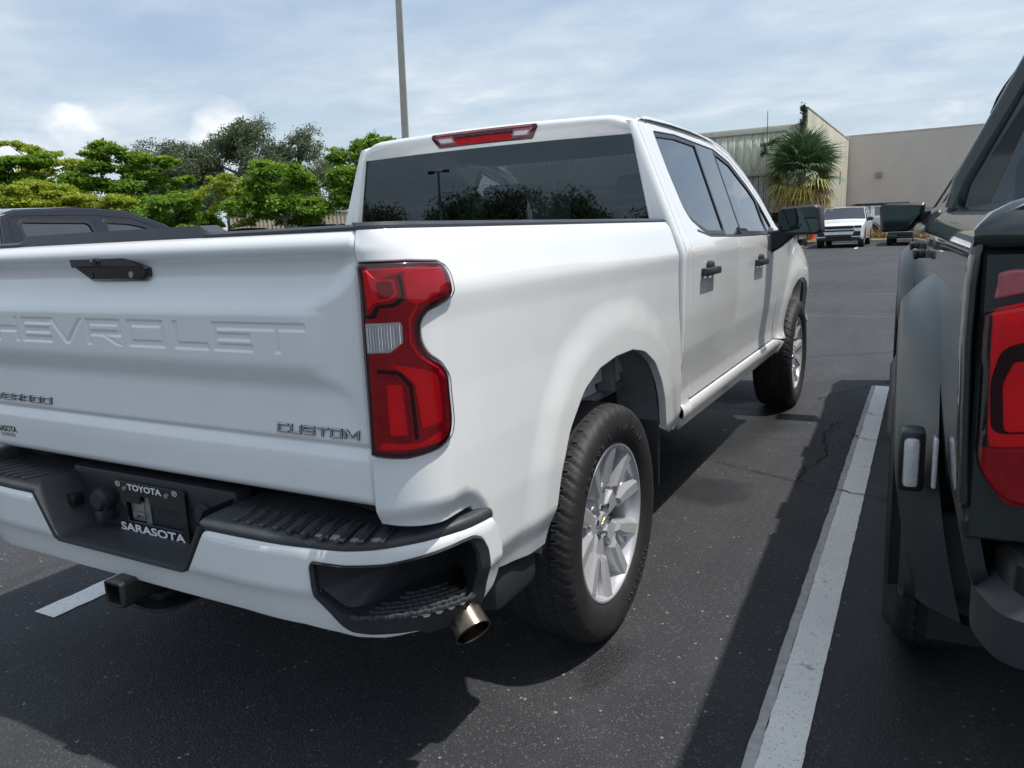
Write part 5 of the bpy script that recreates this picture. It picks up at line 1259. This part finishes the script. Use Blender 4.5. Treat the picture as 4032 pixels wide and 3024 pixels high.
# car behind the white truck's mirror, van behind the dark truck's mirror
t, wx = vehicle('car', 'dark blue car facing us, behind the white pickup’s right wing mirror', 'car', (-5.15, 41.9, gz(-5, 37)), pi, [(a, b*.97) for a, b in suvtop], 'far_blue_paint', 1.9, 1.05, [[(y_, z_*.97) for y_, z_ in w_] for w_ in suvwins()], (8, 9), (3, 4), (.92, 3.88), .36); front_end(t)
t, wx = vehicle('car', 'white car facing us, just right of the dark pickup’s mirror', 'car', (3.05, 43.2, gz(0, 38)), pi, suvtop, 'far_white_paint', 1.9, 1.08, suvwins(), (8, 9), (3, 4), (.92, 3.88), .36); front_end(t); mirrors(t, 'far_white_paint')
# cars far left, only roofs show over the tailgate
fl = [('white SUV with grey roof bars, leftmost of the far cars over the tailgate', 'far_white_paint', -25.9, 21.6), ('black car between two white ones, far off over the tailgate', 'black_paint', -24.3, 23.4), ('dark grey SUV under the green trees beyond the tailgate', 'far_grey_paint', -24.9, 26.6), ('white SUV just left of the white pickup’s cab, far across the lot', 'far_white_paint', -22.5, 25.2), ('dark blue car nearest the white pickup’s cab among the far cars', 'far_blue_paint', -21.0, 26.6)]
for i, (lb, pm, x, y) in enumerate(fl):
    rz = math.atan2(-(1.85-x), (-1.1-y)); k = 1.0 if 'car' not in lb.split(' ')[1] else .94
    d = Vector((x-1.85, y+1.1, 0)).normalized()*4.6
    vehicle('parked_car', lb, 'car', (x+d.x, y+d.y, gz(x, y)-.02), rz+RD((8, -6, 14, 5, -10)[i]), [(a, b*k) for a, b in suvtop], pm, 1.92, 1.08*k, [[(y_, z_*k) for y_, z_ in w_] for w_ in suvwins()], (8, 9), (3, 4), (.92, 3.88), .37, group='cars parked far off across the lot')
# black crew cab on the left, seen over the tailgate
bt = [(0.0, .60), (.0, 1.28), (.05, 1.36), (1.88, 1.40), (1.92, 1.42), (2.02, 1.81), (2.2, 1.865), (3.0, 1.90), (3.5, 1.86), (3.95, 1.70), (4.5, 1.33), (4.7, 1.30), (5.5, 1.24), (5.75, 1.1), (5.80, .60)]
bw = [[(2.20, 1.40), (3.04, 1.40), (2.97, 1.70), (2.93, 1.725), (2.24, 1.735), (2.20, 1.70)], [(3.14, 1.40), (4.18, 1.38), (3.92, 1.56), (3.62, 1.675), (3.45, 1.71), (3.17, 1.725)]]
t, wx = vehicle('pickup_truck', 'black crew cab pickup to the left, its roof and side windows showing over the tailgate', 'truck', (-7.50, 1.45, gz(-7.5, 4)-.03), 0, bt, 'black_paint', 2.0, 1.36, bw, (8, 10), (4, 5), (1.15, 4.85), .40, .42, None, .50)
for s in (1, -1):
    f = (lambda u, v: np.array([wx(v, u), u, v])) if s > 0 else (lambda u, v: np.array([-wx(v, u), u, v]))
    for w_ in bw: panel('window_trim', inset(w_ if area(w_) > 0 else w_[::-1], -.028), f, 'trim_black', t, holes=[inset(w_ if area(w_) > 0 else w_[::-1], .012)], res=.1, r=.004, lip=.02, off=.004, flip=s < 0)
    P_ = [(2.10, 1.20), (2.08, 1.50), (2.10, 1.775), (2.16, 1.80), (3.0, 1.81), (3.5, 1.775), (3.95, 1.615), (4.30, 1.40)]
    mb = MB(); mb.tube([f(a, b)+np.array([s*.0, 0, 0]) for a, b in dens(P_, .06, False)], .006, 6); mb.build('door_seam', 'gloss_black', t)
# ------------------------------------------------------------------ buildings
def wall_thing(name, label, cat, loc=(0, 0, 0), rz=0): return thing(name, label, cat, loc, rz)
B1 = wall_thing('metal_building', 'cream corrugated metal building with a rusty open bay, behind the palm', 'building', (-9.5, 44.8, gz(-9.5, 44.8)))
k = 0; x = -14.0
while x < 4.5:
    mb = MB(); w_ = .46
    pts = [(x, 0), (x+.34, 0), (x+.37, -.022), (x+.43, -.022), (x+.46, 0), (x+.46, .05), (x, .05)]
    zb = 3.75 if x > -.2 and x < 3.2 else (3.75 if x < 4.6 else 0)
    mb.prism(pts, zb, 6.00, ((0, 0, 0), (1, 0, 0), (0, 1, 0), (0, 0, 1))); mb.build('siding_panel', 'cream_wall', B1, sharp=None); x += .462
mb = MB(); mb.box((-14.1, -.12, 6.0), (4.55, .3, 6.32), .02); mb.build('fascia', 'cream_wall', B1)
mb = MB(); mb.box((-14, .1, 0), (4.5, .35, 3.8)); mb.build('lower_wall', 'old_siding', B1)
for k in range(16): mb = MB(); mb.box((-1.2+k*.30, -.03, .2), (-.93+k*.30, .08, 3.72), .01); mb.build('board', 'old_siding', B1)
mb = MB(); mb.box((1.02, -.10, .2), (1.20, .05, 3.75)); mb.build('red_post', 'rust_red', B1)
mb = MB(); mb.box((-14, -.16, 3.70), (4.5, .06, 3.80)); mb.build('edge_trim', 'old_siding', B1)
mb = MB(); mb.box((-14, .3, 0), (4.5, 18, 6.1)); mb.build('building_core', 'old_siding', B1)
mb = MB(); mb.box((3.80, -.30, 5.0), (4.05, -.05, 6.25), .03); mb.box((3.6, -.45, 5.7), (4.3, -.05, 5.95), .05); mb.build('roof_vent', 'grey_box', B1)
B2 = wall_thing('parapet_wall', 'weathered cream side wall with stained top, between the metal building and the taupe wall', 'wall', (-4.95, 44.3, gz(-5, 50)))
mb = MB(); mb.box((-.14, 0, -.5), (.14, 20.3, 7.0), .02); mb.build('wall', 'parapet_wall', B2)
mb = MB(); mb.box((-.17, -.03, 7.0), (.17, 20.3, 7.08), .01); mb.build('coping', 'parapet_wall', B2)
mb = MB(); mb.box((.14, 15.2, 3.6), (.17, 15.6, 4.5)); mb.build('vent_slot', 'trim_black', B2)
B3 = wall_thing('warehouse', 'large plain taupe building with a flat top on the right', 'building', (14, 64.7, gz(5, 64)))
mb = MB(); mb.box((-19.1, 0, -.5), (40, 20, 7.15)); mb.build('wall', 'taupe_wall', B3)
mb = MB(); mb.box((-19.12, -.03, 7.15), (40, 20, 7.25), .01); mb.build('coping', 'taupe_wall', B3)
mb = MB(); mb.box((-16.85, -.22, 4.02), (-16.45, 0, 4.42), .03); mb.build('wall_light', 'grey_box', B3)
MA = thing('mast', 'thin dark upright mast in front of the cream metal building', 'mast', (-6.64, 43.0, gz(-6.6, 43)))
mb = MB(); mb.cyl((0, 0, 0), (0, 0, 6.95), .030, .018, 8); mb.build('pole', 'mast_metal', MA)
# storage containers beyond the trees, left
for i, (x0, y0, x1, y1, h, lb) in enumerate(((-41.6, 37.4, -38.9, 40.15, 2.65, 'short beige corrugated container under the green trees, left of the longer one'), (-38.8, 40.2, -30.2, 48.9, 2.62, 'long beige corrugated container under the trees, right of the short one'))):
    L = math.hypot(x1-x0, y1-y0); rz = math.atan2(y1-y0, x1-x0); q = thing('storage_container', lb, 'container', (x0, y0, gz(x0, y0)), rz, 'beige containers')
    mb = MB(); mb.box((0, .1, 0), (L, 2.4, h)); mb.build('body', 'beige_siding', q)
    mb = MB(); mb.box((0, -.02, h-.12), (L, .12, h)); mb.box((0, -.02, 0), (L, .12, .15)); mb.build('frame', 'beige_siding', q)
    for k in range(int(L/.28)): mb = MB(); mb.box((.08+k*.28, .04, .15), (.22+k*.28, .11, h-.12)); mb.build('rib', 'beige_siding', q)
# verge and kerb beyond the far cars
mb = MB(); mb.box((-14, 42.2, gz(0, 42)-.3), (12, 44.2, gz(0, 42)+.16), .04); mb.build('grass_verge', 'dry_grass', kind='structure')
mb = MB(); mb.box((-14, 42.0, gz(0, 42)-.3), (12, 42.2, gz(0, 42)+.13), .03); mb.build('kerb', 'concrete', kind='structure')
tag(mk('traffic_barrel', *(lambda m_: (m_.v, m_.f))(MB().lathe([(0, .0), (0, .30), (.06, .30), (.08, .26), (.40, .25), (.75, .21), (.95, .19), (.97, 0)], 18, 'z')), 'orange_plastic'), 'orange and white barrel beside the white SUV', 'barrel').location = (-4.25, 42.9, gz(0, 42)+.15)
tb = bpy.data.objects['traffic_barrel']
mb = MB(); mb.lathe([(.42, .252), (.42, .256), (.60, .238), (.60, .234)], 18, 'z'); mb.build('reflective_band', 'white_print', tb)

# ------------------------------------------------------------------ light poles
def light_pole(loc, label, H=11.5, rz=0., lean=0.):
    t = thing('light_pole', label, 'lamp post', loc, rz, None)
    mb = MB(); V = []
    for z, a in ((0, .115), (H, .075)): V += [(-a, -a, z), (a, -a, z), (a, a, z), (-a, a, z)]
    mb.add(V, [(0, 1, 5, 4), (1, 2, 6, 5), (2, 3, 7, 6), (3, 0, 4, 7), (4, 5, 6, 7)]); mb.build('pole', 'pole_metal', t)
    mb = MB(); mb.cyl((0, 0, 0), (0, 0, .75), .30, .30, 24); mb.build('footing', 'concrete', t)
    mb = MB(); mb.box((-.9, -.05, H-.1), (.9, .05, H), .01); mb.build('arm', 'pole_metal', t)
    for s in (1, -1): mb = MB(); mb.box((s*.95-.3, -.22, H-.16), (s*.95+.3, .22, H+.06), .04); mb.build('lamp_head', 'trim_black', t)
    t.rotation_euler = (0, lean, rz); return t
light_pole((-12.95, 19.14, gz(-12.9, 19.1)), 'tall square metal lamp post rising behind the white pickup’s cab', 11.5, .5, RD(.9))
light_pole((-33.0, -45.0, 0), 'lamp post behind the camera, seen only as a reflection in the back window', 6.3, .1)

# ------------------------------------------------------------------ plants
def leaves(mb, pads, n, size, seed, up=.35, shell=.55, droop=0., spread=.27):
    R = random.Random(seed); vol = [p[3]*p[4]*max(p[5], .25) for p in pads]; tot = sum(v**.8 for v in vol)
    for p, v in zip(pads, vol):
        px, py, pz, rx, ry, rz = p[:6]
        clumps = []
        for _ in range(max(6, int(26*(rx*ry)**.6))):
            while True:
                d = Vector((R.uniform(-1, 1), R.uniform(-1, 1), R.uniform(-1, 1)))
                if .05 < d.length < 1: break
            d = d.normalized()*(shell+(1-shell)*R.random()) if R.random() < .8 else d
            clumps.append(d)
        for _ in range(int(n*v**.8/tot)):
            c = R.choice(clumps); s = spread/max(1, (rx*ry)**.22)
            g = Vector((c.x+R.gauss(0, s), c.y+R.gauss(0, s), c.z+R.gauss(0, s)*.9))
            q = Vector((px+g.x*rx, py+g.y*ry, pz+g.z*rz-droop*(g.x*g.x+g.y*g.y)*rz))
            nrm = Vector((R.gauss(0, .6), R.gauss(0, .6), R.gauss(up*2, .6))).normalized(); a = nrm.orthogonal().normalized(); a = Matrix.Rotation(R.uniform(0, 6.28), 3, nrm) @ a; b = nrm.cross(a)
            L = size*R.uniform(.6, 1.35); w_ = L*R.uniform(.35, .6)
            mb.add([q-a*L*.5, q+b*w_*.5+nrm*L*.08, q+a*L*.5, q-b*w_*.5+nrm*L*.08], [(0, 1, 2, 3)])
def tree(label, loc, pads, m, n, size, seed, tr=.16, bark_='bark', fork=1.2, group=None, up=.35, droop=0., shell=.55, limbs=True, tips=None, tiers=True):
    t = thing('tree', label, 'tree', (loc[0], loc[1], gz(loc[0], loc[1])), 0, group)
    R = random.Random(seed+9)
    if tiers:
        new = []
        for (px, py, pz, rx, ry, rz) in pads:
            for _ in range(4):
                a = R.uniform(0, 6.28); q = R.uniform(.25, .85); new.append((px+cos(a)*rx*q, py+sin(a)*ry*q, pz+R.uniform(-.16, .16)*(1+rz)-.12*q, rx*R.uniform(.34, .6), ry*R.uniform(.34, .6), max(.16, rz*R.uniform(.5, .85))))
        limb_pads = pads; pads = new
    else: limb_pads = pads
    mb = MB(); leaves(mb, pads, int(n*1.35), size, seed, up, shell, droop, .27 if tiers else .20); cr = mk('crown', mb.v, mb.f, m, t, flat=True)
    if tips:
        mb = MB(); leaves(mb, [(q[0], q[1], q[2]+q[5]*.62, q[3]*.92, q[4]*.92, q[5]*.30) for q in pads], int(n*.28), size*.9, seed+3, up, .2, droop*.5); mk('top_leaves', mb.v, mb.f, tips, t, flat=True)  # second, paler leaf layer over the top of each pad
    R = random.Random(seed+5); mb = MB(); H = max(p[2] for p in pads)
    P = [Vector((R.uniform(-.06, .06)*i, R.uniform(-.06, .06)*i, H*.93*i/7)) for i in range(8)]
    mb.tube(P, [tr*(1-.8*i/7) for i in range(8)], 9); mb.build('trunk', bark_, t)
    if limbs:
        for p in limb_pads:
            z0 = max(.5, min(H*.8, p[2]-R.uniform(.2, .6)*math.hypot(p[0], p[1])-.2)); i = min(7, z0/(H*.93)*7); b = P[int(i)].lerp(P[min(7, int(i)+1)], i-int(i))
            e_ = Vector((p[0], p[1], p[2]))
            if (e_-b).length < .3: continue
            mid = b.lerp(e_, .5)+Vector((R.uniform(-.1, .1), R.uniform(-.1, .1), R.uniform(-.15, .05))*1)
            mb = MB(); mb.tube([b, b.lerp(mid, .5), mid, mid.lerp(e_, .6), e_+(e_-b)*.2], [tr*.45, tr*.36, tr*.28, tr*.2, tr*.08], 6); mb.build('limb', bark_, t)
    return t
def layered(seed, H, R_, levels, base, flat=.22, sx=1., jit=.25):
    R = random.Random(seed); pads = []
    for i in range(levels):
        f = i/(levels-1); z = base+(H-base)*f; rad = R_*(1-.78*f**1.25)
        k = max(1, int(3.2*rad))
        for j in range(k):
            a = 2*pi*j/k+R.uniform(-.5, .5)+i*.9; d = rad*R.uniform(.35, .72) if k > 1 else 0
            pads.append((cos(a)*d*sx, sin(a)*d, z+R.uniform(-jit, jit), rad*R.uniform(.42, .62), rad*R.uniform(.42, .62), flat*R.uniform(.8, 1.4)))
    return pads
# local x of a pad is world x; lateral direction as seen from here is roughly (.78,.62)
lat = Vector((.72, .69, 0))
def lpads(L): return [(lat.x*a-lat.y*.0+d*.69, lat.y*a-d*.72, z, rx, rx, rz) for (a, z, rx, rz, d) in L]
G1 = 'bright green trees beyond the tailgate'
tree('bright green layered tree at the left edge with its trunk showing', (-39.8, 22.7), lpads([(-1.1, 5.0, 1.3, .42, 0), (.2, 5.35, 1.4, .30, .3), (1.0, 5.2, .9, .25, 0), (-.4, 4.6, 1.5, .45, -.4), (.6, 4.1, 1.3, .4, .2), (-1.4, 3.9, 1.2, .4, 0), (0, 3.2, 1.8, .5, 0)]), 'leaf_mid', 13500, 0.221, 11, .14, group=G1, tips='leaf_bright')
tree('thin sparse yellow-green tree with feathery flat top, behind the left trees', (-45.3, 27.2), lpads([(-1.6, 6.75, .9, .16, 0), (-.7, 6.4, .9, .2, 0), (.1, 6.1, 1.2, .22, .3), (1.4, 5.55, 1.2, .16, 0), (2.6, 5.75, .8, .12, 0), (.2, 5.2, 1.5, .3, 0), (-.6, 4.6, 1.4, .4, 0), (.9, 4.3, 1.6, .4, 0)]), 'leaf_yellow', 7800, 0.221, 12, .13, group=G1)
tree('tall bright green tree in spreading tiers, left of the dark oaks', (-35.7, 25.4), lpads([(-.1, 5.85, 1.0, .26, 0), (-1.5, 5.35, 1.0, .22, 0), (.9, 5.3, 1.3, .30, .2), (2.2, 5.1, .8, .18, 0), (-.5, 4.9, 1.5, .35, -.3), (1.3, 4.5, 1.4, .3, 0), (2.4, 4.1, 1.0, .22, 0), (-1.0, 4.1, 1.6, .4, .2), (.5, 3.8, 1.6, .4, 0), (3.0, 3.5, 1.1, .3, 0), (-.6, 3.0, 1.7, .5, 0), (1.0, 2.7, 1.8, .5, 0)]), 'leaf_mid', 19500, 0.215, 13, .16, group=G1, tips='leaf_yellow')
tree('low spreading yellow-green tree above the black pickup’s roof, far left', (-36.4, 18.7), lpads([(-1.6, 4.0, 1.3, .28, 0), (.2, 3.75, .9, .22, .3), (1.2, 3.2, 1.3, .3, 0), (-.6, 3.1, 1.6, .35, -.3), (2.1, 3.6, .9, .22, 0), (.2, 2.4, 2.0, .5, 0), (-1.8, 2.7, 1.2, .4, 0)]), 'leaf_yellow', 13500, 0.208, 14, .13, group=G1)
tree('low yellow-green tree filling the gap left of the tiered tree', (-35.0, 21.8), lpads([(-.9, 3.9, 1.1, .26, 0), (.8, 3.3, 1.4, .3, 0), (-.2, 2.9, 1.6, .4, -.3), (2.1, 3.1, 1.0, .28, 0), (1.6, 2.3, 1.4, .4, 0), (-.6, 2.1, 1.7, .5, 0)]), 'leaf_yellow', 13500, 0.208, 15, .13, group=G1)
tree('rounded bright green bush-like tree left of the small bare-trunked tree', (-30.6, 24.0), lpads([(-.2, 3.0, 1.2, .32, 0), (1.0, 2.75, 1.0, .3, 0), (-1.2, 2.4, .9, .35, 0), (.3, 2.2, 1.5, .5, -.4), (1.4, 2.0, .9, .4, 0), (-.6, 1.6, 1.2, .5, 0), (.8, 1.5, 1.0, .4, 0)]), 'leaf_mid', 12750, 0.195, 16, .12, group=G1, droop=.3, tips='leaf_bright')
tree('small sparse tree with pale bare trunk standing in front of the oaks', (-28.1, 25.4), lpads([(-.1, 3.85, .75, .16, 0), (.9, 3.65, .8, .12, 0), (-.8, 3.45, .7, .15, 0), (.2, 3.3, .8, .16, .2), (1.2, 2.7, .9, .2, 0), (2.0, 2.3, .7, .16, 0), (.8, 2.0, .6, .14, 0), (-.4, 2.7, .5, .14, 0)]), 'leaf_yellow', 4500, 0.182, 17, .10, group=G1)
tree('dense green tree with hanging foliage, left of the cab', (-24.9, 26.0), lpads([(-.2, 4.1, 1.1, .5, 0), (-1.1, 3.5, 1.0, .5, 0), (.7, 3.6, 1.0, .5, 0), (-1.6, 2.8, .9, .5, 0), (-.2, 2.9, 1.4, .6, -.4), (1.0, 2.6, 1.0, .5, 0), (.2, 2.2, 1.3, .4, 0)]), 'leaf_mid', 15750, 0.189, 18, .14, group=G1, droop=.35, tips='leaf_bright')
tree('tallest of the bright green trees, touching the cab roof', (-22.3, 28.3), lpads([(.4, 5.35, 1.1, .55, 0), (1.3, 5.2, .9, .5, 0), (-.5, 4.9, .9, .5, 0), (.6, 4.3, 1.4, .6, 0), (-.6, 3.9, 1.1, .6, -.3), (1.4, 3.8, 1.1, .6, 0), (.2, 3.1, 1.4, .6, -.3), (-.9, 2.8, 1.0, .5, 0), (1.2, 2.6, 1.1, .5, 0)]), 'leaf_mid', 18750, 0.189, 19, .15, group=G1, droop=.35, tips='leaf_bright')
G2 = 'dark oaks behind the bright trees'
def oak(label, loc, H, R_, seed, n=30000, lo=.36, sz=.17):
    R = random.Random(seed); pads = []
    for i in range(22):
        a = R.uniform(0, 6.28); f = R.random(); z = H*(lo+(.94-lo)*f); d = R_*(1-.55*f**2)*R.uniform(.3, .85); pads.append((cos(a)*d, sin(a)*d, z, R_*R.uniform(.26, .42), R_*R.uniform(.26, .42), R_*R.uniform(.24, .40)))
    pads.append((0, 0, H*.93, R_*.28, R_*.28, R_*.2))
    return tree(label, loc, pads, 'leaf_oak', n, sz, seed, .30, group=G2, up=.2, shell=.4, tiers=False)
oak('dark grey-green oak, leftmost and lowest of the oaks', (-46.6, 37.6), 7.7, 3.3, 31); oak('dark grey-green oak in the middle, tallest of the oaks', (-43.7, 40.8), 9.1, 3.7, 33, 30000); oak('dark grey-green oak on the right, behind the hanging green tree', (-40.9, 44.2), 8.6, 3.4, 35)
oak('dark oak beyond the tiered tree, lower and further left', (-52.0, 33.0), 5.2, 3.0, 37, 8000)
# palm with a skirt of dead fronds
PM = thing('palm_tree', 'sabal palm with green crown and brown skirt of dead fronds, before the metal building', 'palm', (-4.45, 40.4, gz(-4.4, 40.4)))
mb = MB(); mb.tube([(0, 0, 0), (.05, 0, 1.2), (.0, .05, 2.6), (0, 0, 3.75)], [.24, .20, .19, .20], 14); mb.build('trunk', 'bark', PM)
def frond_mesh(seed, droopy):
    R = random.Random(seed); V = []; F = []
    L = .75; P = [Vector((L*i/5, 0, .10*i/5-(.03+.16*droopy)*(i/5)**2)) for i in range(6)]
    for i, p in enumerate(P): V += [p+Vector((0, -.014, 0)), p+Vector((0, .014, 0))]
    for i in range(5): F.append((2*i, 2*i+2, 2*i+3, 2*i+1))
    o = P[-1]
    for k in range(26):
        a = (k/25-.5)*3.5+R.uniform(-.05, .05); l_ = (.95-.28*abs(k/25-.5)*2)*R.uniform(.85, 1.1); d = Vector((cos(a), sin(a), .18*cos(a)-.1)); s = Vector((-sin(a), cos(a), 0))
        m_ = o+d*l_*.55+Vector((0, 0, -.04*droopy)); e_ = o+d*l_+Vector((0, 0, -.12-.45*droopy*R.uniform(.6, 1.2)))
        b = len(V); V += [o+s*.006, o-s*.006, m_+s*.030, m_-s*.030, e_]; F += [(b, b+2, b+3, b+1), (b+2, b+4, b+3)]
    return V, F
FM = {}
for kind, mname, dr in (('g', 'palm_green', .35), ('y', 'palm_yellow', .8), ('b', 'palm_brown', 1.25)):
    for v in range(3):
        V, F = frond_mesh(50+v, dr); me = bpy.data.meshes.new('frond'); me.from_pydata([tuple(q) for q in V], [], F); me.materials.append(MATS[mname]); me.update(); FM[kind, v] = me
R = random.Random(77)
for i in range(92):
    f = i/91; el = 82-f*152+R.uniform(-9, 9); az = i*137.5+R.uniform(-20, 20); kd = 'g' if el > 16 or (el > -12 and i % 2) else ('y' if el > -44 else 'b')
    if kd == 'y' and i % 5 == 0: kd = 'b'
    fr_ = link('frond', FM[kd, i % 3], PM); sc = R.uniform(1.15, 1.45)
    fr_.location = (0, 0, 3.75-.75*f); fr_.rotation_euler = (R.uniform(-.3, .3), -RD(el), RD(az)); fr_.scale = (sc,)*3
# climbing vine on the wall end and along the roof edge
VN = thing('vine', 'dark green climbing vine over the wall corner and roof edge behind the palm', 'plant', (-5.05, 44.15, gz(-5, 44)))
mb = MB(); leaves(mb, [(.02, -.05, 6.7, .22, .15, .45), (-.08, -.05, 6.0, .28, .15, .5), (-.25, -.1, 5.4, .42, .18, .4), (-.9, -.1, 5.45, .6, .16, .28), (-1.6, -.1, 5.3, .5, .16, .25), (-1.9, -.1, 4.9, .2, .12, .35), (-.1, -.05, 4.8, .25, .15, .5), (.05, -.05, 7.0, .15, .12, .12)], 3600, .11, 91, .1, .3); mk('foliage', mb.v, mb.f, 'vine_leaf', VN, flat=True)
mb = MB(); mb.tube([(0, 0, 0), (.03, 0, 2.5), (-.02, 0, 5.0), (.02, 0, 7.0)], .02, 6); mb.tube([(-.02, -.02, 5.2), (-.9, -.03, 5.6), (-1.9, -.03, 5.3)], .015, 6); mb.build('stem', 'bark', VN)
mb = MB(); R = random.Random(5)
for k in range(9):
    x = -9.9+R.uniform(0, 3.6); P = [(x-(-9.5), -.055, 3.9)]; z = 3.9
    while z < 5.7: z += .3; x += R.uniform(-.16, .16); P.append((x+9.5, -.055, z))
    mb.tube(P, .009, 5)
mb.build('dead_tendrils', 'bark', B1, kind='stuff')
# dry shrubs by the verge
def shrub(label, x, y, w_, h_, m_, seed):
    t = thing('shrub', label, 'shrub', (x, y, gz(x, y)+.1)); mb = MB(); leaves(mb, [(0, 0, h_*.5, w_, w_*.6, h_*.55)], 900, .12, seed, .2, .3); mk('foliage', mb.v, mb.f, m_, t, flat=True); mb = MB(); mb.tube([(0, 0, 0), (0, 0, h_*.6)], .02, 5); mb.build('stem', 'bark', t)
shrub('dry yellowish shrub on the verge between the white SUV and the black car', -.95, 43.0, .8, .5, 'palm_brown', 3)
# trees behind the camera, mirrored in the glass
for i, (x, y, H, R_) in enumerate(((-52, -50, 2.4, 4.6), (-43, -47, 2.6, 5.0), (-35, -52, 3.4, 5.2), (-28, -50, 3.3, 5.), (-20, -47, 2.6, 5.2), (-11, -50, 3., 5.))):
    t = oak('dark oak behind the camera, %s in the row reflected in the glass' % ('first', 'second', 'third', 'fourth', 'fifth', 'last')[i], (x, y), H, R_, 60+i, 7000, .15, .30); t['group'] = 'oaks behind the camera'
